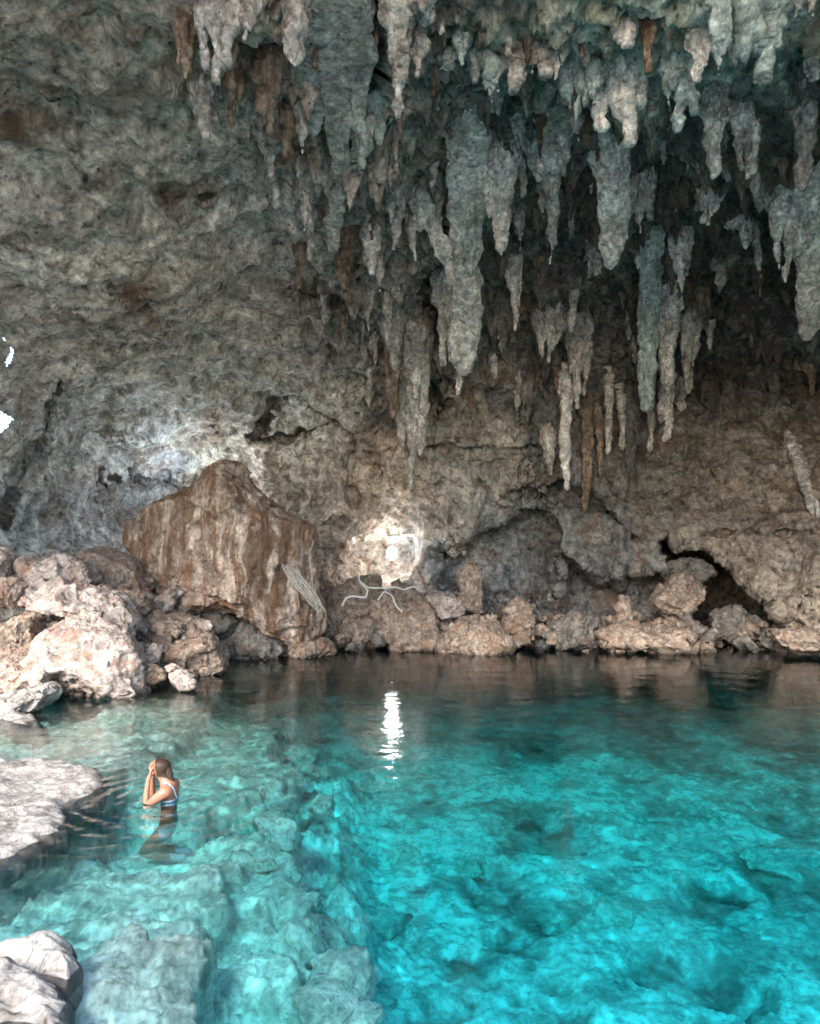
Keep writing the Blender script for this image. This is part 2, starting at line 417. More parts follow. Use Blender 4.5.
# greenish algae patches
alg = sstep(.25, .6, fbm(q0 * .9 + 90, 4)) * (.35 * (1 - low)) + sstep(60, 0, V_) * sstep(480, 560, UJ) * .35
COLR = COLR * (1 - alg[:, None]) + alg[:, None] * np.array([.25, .29, .245])

nr, nc = sh
idx = np.arange(nr * nc).reshape(nr, nc)
quads = np.stack([idx[:-1, :-1], idx[:-1, 1:], idx[1:, 1:], idx[1:, :-1]], -1).reshape(-1, 4)
# openings that let daylight in on the far left
hs = np.minimum.reduce([poly_sd(UJ, VJ, [(-40,406),(-4,408),(6,416),(10,423),(0,430),(-40,431)]) * -1,
                        poly_sd(UJ, VJ, [(1,346),(6,346),(6,366),(1,368)]) * -1])
roof_edge = -450 - 10 * sstep(380, 640, U) + fbm(q0 * .5 + 3, 3) * 14  # unseen roof edge, extended to keep direct sun off the upper stalactites
keep = ~(hs[quads] < 0).all(1) & ~(V_ < roof_edge)[quads].any(1)
quads = quads[keep]
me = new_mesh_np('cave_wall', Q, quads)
lum = COLR.mean(1)[:, None]; lf = (sstep(420, 300, U) * sstep(470, 400, V_))[:, None]
COLR = COLR * (1 - .45 * lf) + lum * 1.12 * .45 * lf
COLR = COLR * (1 + .08 * sstep(360, 520, U) * sstep(480, 400, V_))[:, None] * (1 + sstep(420, 300, V_)[:, None] * np.array([.13, .0, -.06])) * np.array([1.05, 1.0, .96])
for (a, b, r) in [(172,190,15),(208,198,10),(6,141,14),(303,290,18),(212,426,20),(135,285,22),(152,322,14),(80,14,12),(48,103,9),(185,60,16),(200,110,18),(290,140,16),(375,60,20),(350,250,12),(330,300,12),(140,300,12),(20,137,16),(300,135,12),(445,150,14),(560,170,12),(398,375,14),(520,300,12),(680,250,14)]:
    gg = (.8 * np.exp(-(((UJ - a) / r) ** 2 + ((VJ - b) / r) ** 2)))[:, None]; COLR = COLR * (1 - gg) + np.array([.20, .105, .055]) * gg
COLR = COLR * 1.15
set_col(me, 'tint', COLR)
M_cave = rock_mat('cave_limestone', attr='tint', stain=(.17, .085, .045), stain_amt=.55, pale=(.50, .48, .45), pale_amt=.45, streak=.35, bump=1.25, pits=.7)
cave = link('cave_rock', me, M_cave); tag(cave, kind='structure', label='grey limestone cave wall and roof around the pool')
def Dsh(px, py):
    i = int(np.clip(np.searchsorted(us, px), 0, nc - 1)); j = int(np.clip(np.searchsorted(vs, py), 0, nr - 1))
    return SHX[j, i, 1]
def Dsh_min(px, py, w=6, h=6):
    i0, i1 = np.searchsorted(us, [px - w, px + w]); j0, j1 = np.searchsorted(vs, [py - h, py + h])
    return float(np.percentile(SHX[j0:j1 + 1, i0:i1 + 1, 1], 25))

# ------------------------------------------------------------------ pool bed (one sheet)
ys = np.concatenate([np.linspace(-12, 3, 60, endpoint=False), np.geomspace(3, 26, 520)])
uu = np.concatenate([np.linspace(-2.2, -.62, 60, endpoint=False), np.linspace(-.62, .62, 640), np.linspace(.63, 2.2, 60)])
YY, UU = np.meshgrid(ys, uu, indexing='ij'); bsh = YY.shape
X = (UU * (np.maximum(YY, 3) + .8)).ravel(); Y = YY.ravel()
B3 = np.stack([X, Y, np.zeros_like(X)], 1)
nzb = fbm(B3 * .45, 4); nzm = fbm(B3 * 1.4 + 20, 4)
bx = X + fbm(B3 * 1.3 + 3, 4) * .22; by = Y + fbm(B3 * 1.3 + 33, 4) * .22
bx = bx + fbm(B3 * .55 + 81, 3) * .30; by = by + fbm(B3 * .55 + 91, 3) * .30
nzl = fbm(B3 * np.array([.7, 1.3, 1]) + 44, 4); terr = np.floor(nzl * 5 + nzm * .5) / 5
bx = bx + fbm(B3 * 5 + 9, 3) * .05; by = by + fbm(B3 * 5 + 19, 3) * .05
Zb = -2.45 + nzb * .12 + nzm * .03 + .5 * sstep(8, 16, Y)
wa, wb = worley(np.stack([bx * .9, by * .9, np.zeros_like(X)], 1).astype(np.float32))
Zb += (.45 - wa) * .04
wc, wd = worley(np.stack([bx * 2.6, by * 2.6, np.zeros_like(X)], 1).astype(np.float32), 3)
Zb += (.4 - wc) * .05
def bed_dark(px, py, r, d=.6, zp=-2.3):
    global Zb
    c = on_plane(px, py, zp * .68); Dd = c[1]; R = r * 2.0 / F * Dd; ex_ = X + fbm(B3 * 1.8 + 7, 4) * .22; ey_ = Y + fbm(B3 * 1.8 + 57, 4) * .3
    g = np.exp(-((((ex_ - c[0]) / R) ** 2 + ((ey_ - c[1]) / (R * 1.5)) ** 2)) ** 1.5)
    Zb = Zb - d * .35 * g; return g
dark = np.zeros_like(X)
for (a, b, r, d) in [(500,885,14,.7),(512,925,10,.6),(500,860,8,.3),(540,908,11,.5),(525,825,16,.6),(565,832,14,.5),(635,785,10,.4),(665,807,10,.4),(705,888,16,.7),(800,875,24,.8),(650,950,14,.6),
                     (715,962,18,.8),(745,985,12,.5),(563,1002,14,.7),(465,990,10,.4),(445,1005,9,.4),(655,748,34,.6),(510,740,34,.5),(700,770,20,.4),(790,760,30,.6),(455,950,12,.4),
                     (540,950,7,.3),(420,810,10,.3),(470,700,30,.4),(780,820,16,.5),(350,690,20,.4)]:
    dark = np.maximum(dark, bed_dark(a, b, r, d) * min(1, d + .35))
for (a, b, r, d) in [(275,835,26,1.4),(285,765,16,1.5),(300,720,14,.8),(262,880,12,1.0),(350,790,30,.3)]:
    bed_dark(a, b, r, d * .6, -1.8)
def ledge(pts, z, w, zp=None, rough=.12, hole=False):
    """raise the bed to z inside the traced outline"""
    global Zb
    pl = on_plane([p[0] for p in pts], [p[1] for p in pts], (z if zp is None else zp) * .68)
    sd = poly_sd(bx, by, pl)
    w = w * .45; t = sstep(-w, w * .15, sd)
    top = z + nzm * rough * .5 + terr * rough * 1.1 + (.35 - wc) * rough * .6 + fbm(B3 * 4 + 8, 3) * .035
    Zb = np.where(top > Zb, Zb * (1 - t) + top * t, Zb); return t
tz = []
tz.append(ledge([(320,664),(345,700),(352,790),(318,860),(325,930),(350,1060),(180,1060),(180,760),(250,680)], -1.75, 1.5, rough=.45))
tz.append(ledge([(-300,660),(0,690),(60,690),(150,690),(200,672),(330,664),(300,690),(250,720),(200,760),(100,800),(60,850),(-300,880)], -1.05, .4))
tz.append(ledge([(207,664),(253,668),(310,668),(312,690),(290,715),(272,741),(284,772),(262,788),(220,806),(160,822),(130,810),(140,780),(180,758),(208,734),(232,710),(200,690)], -.62, .55, rough=.08))
tz.append(ledge([(-200,690),(60,722),(100,712),(150,698),(215,688),(228,690),(206,714),(192,738),(160,750),(140,765),(110,775),(60,772),(-200,770)], -.26, .35, rough=.12))
tz.append(ledge([(-200,925),(0,915),(60,885),(95,862),(125,838),(170,826),(215,826),(250,832),(244,858),(222,880),(212,920),(178,945),(120,950),(60,940),(-200,1000)], -.62, .40, rough=.15))
tz.append(ledge([(60,960),(120,940),(182,948),(196,962),(196,1000),(172,1040),(60,1060)], -.36, .3, rough=.14))
tz.append(ledge([(196,975),(214,930),(240,888),(262,880),(280,890),(272,925),(292,935),(312,980),(340,1060),(180,1060)], -1.0, .45, rough=.2))
Zb = np.where(Zb < 0, Zb * .68, Zb)
_px, _py = on_plane(160, 799, 0); gp = np.exp(-((np.hypot((bx - _px) / .62, (by - _py) / .55)) ** 4)); Zb = Zb * (1 - gp) + (-.665 + nzm * .04) * gp
# shore behind the camera and under the left rocks
Zb = np.maximum(Zb, -4 + 5.2 * sstep(2.6, -1.5, Y + nzm * .4) + nzb * .2)
Zb = np.maximum(Zb, -4 + 5.0 * sstep(-5.6, -9.5, X + (Y - 12) * -.10 + nzm * .5) * sstep(9, 12.5, Y))
Zb = np.maximum(Zb, -4 + 5.2 * sstep(-5, -8.5, X + nzm * .4) * sstep(7, 3, Y))
Zb += fbm(B3 * 7 + 50, 3) * .03
# light sand below, browner algae on ledge tops
tsh = np.clip(sum(tz[2:]), 0, 1)[:, None]
sand = np.array([1.02, 1.02, .96]); alg2 = np.array([.92, .88, .76]); drk = np.array([.05, .07, .06])
CB = sand * (1 - tsh) + alg2 * tsh
mot = sstep(.0, .55, fbm(B3 * 1.7 + 61, 5))[:, None]
CB = CB * (1 - (.5 - .2 * tsh) * mot)
sp = sstep(.15, .6, fbm(B3 * np.array([4.6, 3.2, 1]) + 161, 5))[:, None]; CB = CB * (1 + .6 * sp)  # pale sand specks, also imitating caustic light on the bed
lv = sstep(.1, .7, fbm(B3 * .55 + 261, 4))[:, None]; CB = CB * (1 - .35 * lv)
dk = np.clip(dark * (1 + fbm(B3 * 2.5, 3) * .9), 0, 1)[:, None]; CB = CB * (1 - dk * .92) + drk * .6 * dk
dryz = sstep(-.05, .3, Zb)[:, None]; CB = CB * (1 - dryz) + np.array([.42, .36, .31]) * dryz
bidx = np.arange(len(X)).reshape(bsh)
bq = np.stack([bidx[:-1, :-1], bidx[:-1, 1:], bidx[1:, 1:], bidx[1:, :-1]], -1).reshape(-1, 4)
me = new_mesh_np('pool_bed', np.stack([X, Y, Zb], 1), bq)
set_col(me, 'tint', CB)
M_bed = rock_mat('pool_bed_limestone', attr='tint', stain=(.22, .24, .17), stain_amt=.5, pale=(.85, .87, .80), pale_amt=.45, streak=0, bump=.3, sc=1.5, pits=.3, dark_amt=.5)
tag(link('pool_bed', me, M_bed), kind='structure')
gx_, gy_ = np.meshgrid(np.linspace(-60, 60, 121), np.linspace(-90, -1.2, 100)); G3 = np.stack([gx_.ravel(), gy_.ravel(), np.zeros(gx_.size)], 1)
G3[:, 2] = .95 + fbm(G3 * .3, 4) * .3 + .05 * np.clip(-G3[:, 1] - 4, 0, 99) - 3.2 * sstep(-2.6, -1.2, G3[:, 1])
gi = np.arange(gx_.size).reshape(gx_.shape); gq = np.stack([gi[:-1, :-1], gi[:-1, 1:], gi[1:, 1:], gi[1:, :-1]], -1).reshape(-1, 4)
tag(link('shore_bounce_ground', new_mesh_np('shore_bounce_ground', G3, gq), rock_mat('pale_bounce_limestone', (.58, .53, .47), stain=(.4, .35, .28), stain_amt=.3, sc=.6)), kind='structure')  # unseen pale ground added behind the camera to bounce neutral light onto the roof
# far ground outside, to the horizon
g = MB(); g.box((0, 0, -9.3), (600, 600, .2)); tag(link('ground', g.mesh('ground', False), plain_mat('outer_ground', (.25, .24, .18))), kind='structure')

# ------------------------------------------------------------------ water: one closed body
xw = np.linspace(-24, 24, 97); yw = np.linspace(-2.4, 25, 75)
XW, YW = np.meshgrid(xw, yw); n0, n1 = XW.shape
top = np.stack([XW.ravel(), YW.ravel(), np.zeros(XW.size)], 1); bot = top.copy(); bot[:, 2] = -8.5
ti = np.arange(n0 * n1).reshape(n0, n1); off = n0 * n1
fq = [np.stack([ti[:-1, :-1], ti[:-1, 1:], ti[1:, 1:], ti[1:, :-1]], -1).reshape(-1, 4)]
fq.append(fq[0][:, ::-1] + off)
ring = np.concatenate([ti[0, :], ti[1:, -1], ti[-1, -2::-1], ti[-2::-1, 0]])
fq.append(np.stack([ring[1:], ring[:-1], ring[:-1] + off, ring[1:] + off], -1))
me = new_mesh_np('pool_water', np.concatenate([top, bot]), np.concatenate(fq), False)
PX, PYY = on_plane(160, 799, 0)
m = bpy.data.materials.new('clear_turquoise_water'); W = N(m)
pos = W.n('ShaderNodeNewGeometry').outputs['Position']
mp = W.n('ShaderNodeMapping', Vector=pos, Scale=(1, 1.5, 1)).outputs[0]
h = W.math('MULTIPLY_ADD', W.noise(mp, 1.1, 3, .5, .4), 1.0, W.math('MULTIPLY', W.noise(mp, 5.0, 4, .55, .3), .28))
dv = W.n('ShaderNodeVectorMath', {'operation': 'DISTANCE'}, i0=pos, i1=(float(PX), float(PYY), 0)).outputs['Value']
dvn = W.math('MULTIPLY_ADD', W.noise(pos, 2.0, 2), .35, dv)
rip = W.math('MULTIPLY', W.math('SINE', W.math('MULTIPLY', dvn, 26.0)), W.math('POWER', 2.718, W.math('MULTIPLY', dv, -1.25)))
h = W.math('MULTIPLY_ADD', rip, .8, h)
bmp = W.n('ShaderNodeBump', Strength=.34, Distance=.05, Height=h).outputs[0]
fr = W.n('ShaderNodeFresnel', IOR=1.33, Normal=bmp).outputs[0]
gl = W.n('ShaderNodeBsdfGlossy', Roughness=.03, Normal=bmp, Color=(1, 1, 1, 1)).outputs[0]
tr = W.n('ShaderNodeBsdfTransparent').outputs[0]
rf = W.n('ShaderNodeBsdfRefraction', IOR=1.33, Roughness=.0, Normal=bmp).outputs[0]
tr = W.n('ShaderNodeMixShader', i0=.2, i1=tr, i2=rf).outputs[0]
mx = W.n('ShaderNodeMixShader', i0=fr, i1=tr, i2=gl).outputs[0]
va = W.n('ShaderNodeVolumeAbsorption', Color=(.01, .962, .988, 1), Density=.62).outputs[0]
out = W.n('ShaderNodeOutputMaterial'); W.t.links.new(mx, out.inputs[0]); W.t.links.new(va, out.inputs[1])
tag(link('pool_water', me, m), kind='structure', label='clear turquoise pool water')

# ------------------------------------------------------------------ stalactites
M_st = {
 'grey': rock_mat('stalactite_grey', (.47, .415, .37), stain=(.20, .12, .07), stain_amt=.4, pale=(.52, .52, .50), pale_amt=.35, streak=.55, sc=1.5, bump=.8, dark_amt=.6),
 'pale': rock_mat('stalactite_pale', (.70, .63, .565), stain=(.25, .19, .13), stain_amt=.35, pale=(.62, .63, .64), pale_amt=.4, streak=.5, sc=1.5, bump=.8, dark_amt=.55),
 'mint': rock_mat('stalactite_mint', (.40, .45, .41), stain=(.45, .45, .42), stain_amt=.5, pale=(.55, .57, .54), pale_amt=.4, streak=.55, sc=1.5, bump=.8, dark_amt=.55),
 'green': rock_mat('stalactite_green', (.35, .385, .355), stain=(.33, .36, .33), stain_amt=.5, pale=(.42, .50, .46), pale_amt=.4, streak=.55, sc=1.5, bump=.8, dark_amt=.55),
 'brown': rock_mat('stalactite_brown', (.22, .155, .11), stain=(.16, .07, .035), stain_amt=.6, pale=(.48, .42, .35), pale_amt=.4, streak=.6, sc=1.5, bump=.8, dark_amt=.6),
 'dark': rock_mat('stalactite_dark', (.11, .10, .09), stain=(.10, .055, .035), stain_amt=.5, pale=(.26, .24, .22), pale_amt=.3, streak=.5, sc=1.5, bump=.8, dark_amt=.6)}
def stal_mesh(w, L, kind='carrot', seed=0, vox=.035, lean=(0, 0), back=.3):
    """fused bundle of tapering strands; local origin at the top, hanging to z = -L"""
    r = random.Random(seed); b = MB()
    def prof(t, k):
        if k == 'column': return (1.15 - .35 * t) * (1 - t ** 7) ** .5 + .03
        if k == 'spike': return (1 - t) ** .8 + .05
        return (.85 + .55 * math.sin(PI * min(1, t * 1.6)) * .5) * (1 - t ** 1.35) ** .95 + .025
    def strand(ox, oy, rad, l0, l1, k):
        n = max(8, int((l1 - l0) / (vox * 3))) if l1 - l0 > .1 else 8; n = min(n, 40)
        wob = r.uniform(0, 6); pts = []; rr = []
        for i in range(n + 1):
            t = i / n; z = -(l0 + (l1 - l0) * t)
            s = max(z / -L, -.1)
            pull = 1 - .55 * s if kind != 'drape' else 1 - .15 * s
            pts.append((ox * pull + lean[0] * s + .05 * w * math.sin(wob + 7 * s), oy * pull + lean[1] * s + back * max(0, 1 - s * 3.5) ** 2, z))
            rr.append(rad * prof(t, k) * (1 + .10 * math.sin(wob * 2 + 11 * t)))
        b.tube(pts, rr, 10, 1, 1)
    top = -.35
    kk = 'column' if kind == 'column' else 'spike' if kind == 'spike' else 'carrot'
    if kind == 'drape':
        n = max(3, int(r.uniform(3, 5)))
        for i in range(n):
            ox = (i + .5) / n * w - w / 2
            strand(ox, r.uniform(-.1, .1) * w, w / n * .72, top, L * (r.uniform(.55, .9) if i != n // 2 else 1), 'carrot')
        for i in range(n): strand(r.uniform(-.4, .4) * w, -.12 * w, w / n * .33, top, L * r.uniform(.4, .8), 'carrot')
    else:
        strand(0, 0, w * (.31 if kind != 'spike' else .46), top, L, kk)
        if kind != 'spike':
            for i in range(9):
                a = r.uniform(0, 2 * PI); strand(math.cos(a) * w * .38, math.sin(a) * w * .26, w * r.uniform(.08, .21), top, L * r.uniform(.3, .97), r.choice([kk, 'spike', 'carrot']))
        for i in range(3 if w > .25 else 1):
            a = r.uniform(PI, 2 * PI); strand(math.cos(a) * w * .33, math.sin(a) * w * .28, w * r.uniform(.09, .14), top, L * r.uniform(.4, .85), 'carrot')
    # flare where it grows from the rock
    b.tube([(0, back, .45), (0, back * .7, .15), (0, back * .2, -.12 * L - .02), (0, 0, -.3 * L)], [w * .55, w * .60, w * .45, w * .2], 12, 1, 1)
    me0 = b.mesh('raw', False)
    me = voxel(me0, vox); bpy.data.meshes.remove(me0)
    V = get_v(me); Nn = get_n(me); o = np.array([seed * 3.7 % 50, seed * 1.3 % 50, 0])
    f = 1 / max(w, .15)
    d = ridged(V * np.array([f * 1.6, f * 1.6, f * .28]) + o, 3) * .095 * w + fbm(V * np.array([5, 5, 3.0]) + o, 4, gain=.6) * .06 + ridged(V * np.array([9, 9, 1.6]) + o, 3) * .022
    set_v(me, V + Nn * (d - .02 * w)[:, None])
    me.polygons.foreach_set('use_smooth', np.ones(len(me.polygons), bool))
    return me
scount = 0
def stal(px, y0, y1, wpx, kind, mat, label, name='stalactite', group=None, lean=0, dd=0.0, D0=None, follow=0.0):
    global scount; scount += 1
    Dp = (Dsh_min(px, y0) - .12 if D0 is None else D0) - dd
    t = P(px, y0, Dp); e = P(px + lean, y1, Dp)
    w = wpx * 1.12 / F * Dp; L = t[2] - e[2]
    vox = max(.015, Dp * .0016)
    me = stal_mesh(w, L, kind, scount, vox, lean=(e[0] - t[0], 0))
    if follow:
        kn = np.linspace(0, 1, 9); Dk = np.array([Dsh_min(px + lean * q, y0 + (y1 - y0) * q) for q in kn]) - .1 - dd
        Dk = np.maximum.accumulate(Dk); Dk = Dp + (Dk - Dp) * follow
        V = get_v(me).astype(float); s_ = np.clip(-V[:, 2] / L, 0, 1.1); Dn = np.interp(s_, kn, Dk); k_ = Dn / Dp
        cx, cz = ray(px + lean * s_, y0 + (y1 - y0) * s_)
        zz = np.where(V[:, 2] > 0, t[2] + V[:, 2], CAMH + cz * Dn)
        set_v(me, np.stack([cx * Dn - t[0] + (V[:, 0] - lean / F * Dp * s_) * k_, V[:, 1] * k_ + Dn - Dp, zz - t[2]], 1))
    o = link(name, me, M_st[mat], loc=t.tolist())
    return tag(o, label, 'flowstone' if name == 'flowstone_column' else 'stalactite', group)
G1 = 'green and grey stalactites fringing the top right roof'
G2 = 'hanging stalactites of the middle roof'
G3 = 'stalactites of the lower back row'
G4 = 'stalactites of the top left cluster'
S = [
 (215,-6,82,36,'drape','grey','broad grey drapery at the top left edge of the stalactite cluster',G4,0),
 (294,-6,67,18,'column','grey','long smooth grey stalactite hanging between brown hollows near the upper edge',G4,0),
 (244,-6,42,17,'carrot','grey','short grey fang left of the long smooth grey stalactite',G4,0),
 (268,50,132,26,'carrot','brown','brown stalactite with a dark blunt end above the brown and ochre tips',G4,0),
 (287,100,160,15,'spike','brown','ochre brown pointed stalactite against the grey crusty wall',G4,0),
 (232,70,128,18,'carrot','brown','small brown ribbed stalactite beside the ochre pocket on the left',G4,0),
 (185,25,80,18,'drape','brown','rusty brown fluted drapery at the far left end of the stalactites',G4,0),
 (205,85,140,26,'drape','grey','low grey brown fringe under the broad grey drapery',G4,0),
 (362,100,172,46,'drape','green','pale green curtain on the right side of the thick flowstone column',G4,0),
 (373,118,150,12,'carrot','grey','short grey plug at the foot of the dark brown slot',G4,0),
 (398,-6,118,28,'carrot','grey','tall grey stalactite right of the dark brown slot with a bulging end',G4,0),
 (417,28,78,15,'carrot','grey','smooth grey side lobe next to the tall bulging grey stalactite',G4,0),
 (424,-8,16,16,'carrot','grey','stub cut by the upper picture edge beside the tall bulging stalactite',G4,0),
 (448,46,72,13,'carrot','pale','small isolated pale drop over smooth dark rock',G1,0),
 (462,28,64,13,'carrot','green','mint green drop at the left end of the green fringe',G1,0),
 (475,42,81,15,'carrot','green','grey green ribbed lobe second in the green fringe',G1,0),
 (493,36,103,23,'carrot','green','blue green stalactite hanging lowest in the left half of the fringe',G1,0),
 (514,38,92,24,'drape','grey','grey fluted lobe right of the lowest blue green one',G1,0),
 (533,34,75,12,'carrot','grey','thin grey lobe in the middle of the fringe',G1,0),
 (553,36,84,25,'drape','pale','pale many ribbed drapery in the middle of the fringe',G1,0),
 (577,48,132,24,'drape','green','long grey green drapery reaching down beside the brown hollow',G1,0),
 (594,50,108,16,'carrot','green','curved grey green lobe left of the wide fan shaped drapery',G1,0),
 (622,52,142,48,'drape','pale','wide fan shaped drapery fluted from green to tan with a ragged point',G1,0),
 (651,68,119,22,'carrot','green','teal drop right of the wide fan shaped drapery',G1,0),
 (682,36,128,34,'drape','green','large teal and grey stalactite with two long lobes',G1,0),
 (700,24,80,19,'column','pale','pale smooth finger on the right of the two lobed teal stalactite',G1,0),
 (721,-8,77,18,'carrot','green','tapering green grey stalactite left of the largest hanging bulb',G1,0),
 (735,24,66,11,'spike','grey','narrow spike touching the largest hanging bulb',G1,0),
 (762,-10,83,46,'drape','green','largest bulb shaped green stalactite of the upper right roof',G1,0),
 (794,-8,21,18,'carrot','green','stubby green ribbed lobe right of the largest bulb',G1,0),
 (812,-8,16,14,'carrot','grey','grey stub at the upper right corner',G1,0),
 (718,96,177,16,'column','pale','left leg of the pale forked stalactite pair on dark rock',G2,-4),
 (744,108,178,24,'carrot','pale','right and thicker leg of the pale forked pair on dark rock',G2,6),
 (760,178,216,10,'carrot','grey','small grey lobe left of the big pale mass by the right edge',G2,0),
 (806,92,190,17,'column','grey','thin upright green tipped column at the right edge',G2,0),
 (468,104,372,33,'column','pale','longest pale stalactite column in the middle of the cave roof',G2,-4),
 (450,270,404,26,'drape','pale','ragged lower drapery fused to the left of the longest pale column',G2,6),
 (424,198,300,20,'carrot','pale','slanting pale strut leaning in to the longest pale column',G2,34),
 (500,150,254,36,'carrot','pale','brown topped stalactite ending in a pale grey fang right of the longest column',G2,0),
 (532,132,173,17,'carrot','green','small grey green paired lobe above the long slender brown grey one',G2,0),
 (557,112,264,27,'carrot','grey','long slender brown grey stalactite between two pale fangs',G2,-6),
 (608,136,268,36,'column','pale','bluish white squared off stalactite in the centre right roof',G2,6),
 (372,228,275,20,'carrot','pale','tan fang with a brown hollow behind it left of the centre',G2,0),
 (397,205,250,11,'spike','pale','left prong of a small pale forked spike',G2,-4),
 (411,215,260,10,'spike','pale','right prong of a small pale forked spike',G2,4),
 (392,318,372,20,'carrot','grey','grey tapering rib above the tall grey bundle of the left back row',G2,4),
 (415,342,402,15,'carrot','pale','light knobbly stalactite left of the dark gap under the longest column',G3,0),
 (514,262,331,14,'carrot','pale','single pale curved fang hanging low over dark rock in the centre',G2,2),
 (575,275,334,9,'column','grey','very thin wavy stalactite hanging alone in the centre right',G2,-4),
 (651,236,412,22,'column','mint','long mint tinged pale column of the big bundle right of centre',G2,-2),
 (669,292,402,22,'carrot','pale','pale middle strand of the big bundle right of centre',G2,0),
 (689,300,396,20,'carrot','grey','grey right strand of the big bundle right of centre',G2,0),
 (666,370,459,15,'column','pale','white tipped lowest strand of the big bundle right of centre',G3,0),
 (682,392,446,10,'carrot','grey','short ragged tip beside the white tipped lowest strand',G3,0),
 (681,238,292,20,'carrot','pale','knobbly pale fang above the big bundle right of centre',G2,0),
 (714,182,227,20,'drape','pale','crusty pale leaf like lobe over dark rock',G2,-10),
 (701,286,328,15,'carrot','brown','brown grey tapered piece between the big bundle and the black recess',G2,0),
 (723,262,296,9,'spike','grey','narrow grey spike beside the black recess',G2,-4),
 (710,322,352,9,'carrot','pale','small light drop at the edge of the black recess',G2,0),
 (745,218,249,15,'drape','pale','small crusty pale tip alone on dark rock at the right',G2,0),
 (792,188,288,28,'drape','pale','left half of the big pale mass at the right edge with a split point',G2,-4),
 (814,180,340,30,'column','pale','long right half of the big pale mass cut by the right edge',G2,0),
 (549,310,370,24,'drape','grey','clump of grey knobs above the lower back row',G3,0),
 (578,326,412,22,'drape','grey','grey fluted clump above the long thin tips of the back row',G3,0),
 (410,338,490,32,'drape','grey','tall grey ribbed bundle at the left end of the lower back row',G3,2),
 (394,330,420,16,'column','brown','rust coloured inner rib of the tall grey ribbed bundle',G3,0),
 (567,380,490,11,'column','pale','bluish tipped thin stalactite over the dark ledge',G3,0),
 (587,400,512,10,'column','brown','longest thin tan stalactite of the lower back row',G3,0),
 (600,418,478,6,'column','brown','hair thin tan stalactite right of the longest tan one',G3,0),
 (609,380,455,8,'column','grey','slim grey rod standing free before the dark recess',G3,0),
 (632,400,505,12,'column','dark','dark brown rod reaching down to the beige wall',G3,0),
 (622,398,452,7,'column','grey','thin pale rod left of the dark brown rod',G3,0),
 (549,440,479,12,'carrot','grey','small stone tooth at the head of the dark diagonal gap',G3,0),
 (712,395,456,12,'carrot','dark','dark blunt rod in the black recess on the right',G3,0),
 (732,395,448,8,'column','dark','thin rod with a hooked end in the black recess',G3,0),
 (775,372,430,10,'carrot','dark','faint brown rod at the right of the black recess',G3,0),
 (650,404,452,7,'column','grey','slim rod just left of the white tipped strand',G3,0),
 (540,255,300,9,'spike','brown','short brown spike under the long slender brown grey one',G2,0),
 (640,180,236,24,'drape','pale','crusty light knobs above the long mint tinged column',G2,0),
 (345,230,300,16,'carrot','brown','brown edged rib on the left border of the brown hollow',G2,0),
 (388,140,200,18,'drape','grey','crusty grey rib below the tall bulging stalactite',G2,0),
 (520,205,250,10,'spike','grey','thin dark grey spike right of the pale grey fang',G2,0),
]
for (px, y0, y1, w, k, mt, lab, gr, ln) in S:
    stal(px, y0, y1, w, k, mt, lab, 'stalactite', gr, ln, follow=float(np.clip((y1 - y0 - 60) / 200, 0, .75)), dd=.15 if px < 320 else .40 if y0 < 100 else .12)
stal(330, -8, 250, 60, 'drape', 'grey', 'thick grey flowstone column running down the wall left of the pale green curtain', 'flowstone_column', None, 6, dd=.25, follow=.9)
pp = np.array([P(a, b, Dsh_min(a, b, 4, 4) + .02) for a, b in [(786,432),(793,446),(799,464),(804,482),(809,498),(812,514)]])
bb = MB(); bb.tube(pp - pp[-1], [.06, .15, .14, .12, .09, .04], 12); bb.tube(pp - pp[-1] + np.array([.16, -.05, -.1]), [.05, .10, .09, .08, .06, .03], 10)
mm = voxel(bb.mesh('raw', False), .03); V = get_v(mm); set_v(mm, V + get_n(mm) * (ridged(V * np.array([7, 7, 1.5]), 3) * .025 + fbm(V * 5, 3) * .05)[:, None])
mm.polygons.foreach_set('use_smooth', np.ones(len(mm.polygons), bool)); tag(link('flowstone_rib', mm, M_st['grey'], loc=pp[-1].tolist()), 'pale twisted flowstone rib on the beige wall at the right edge', 'flowstone')
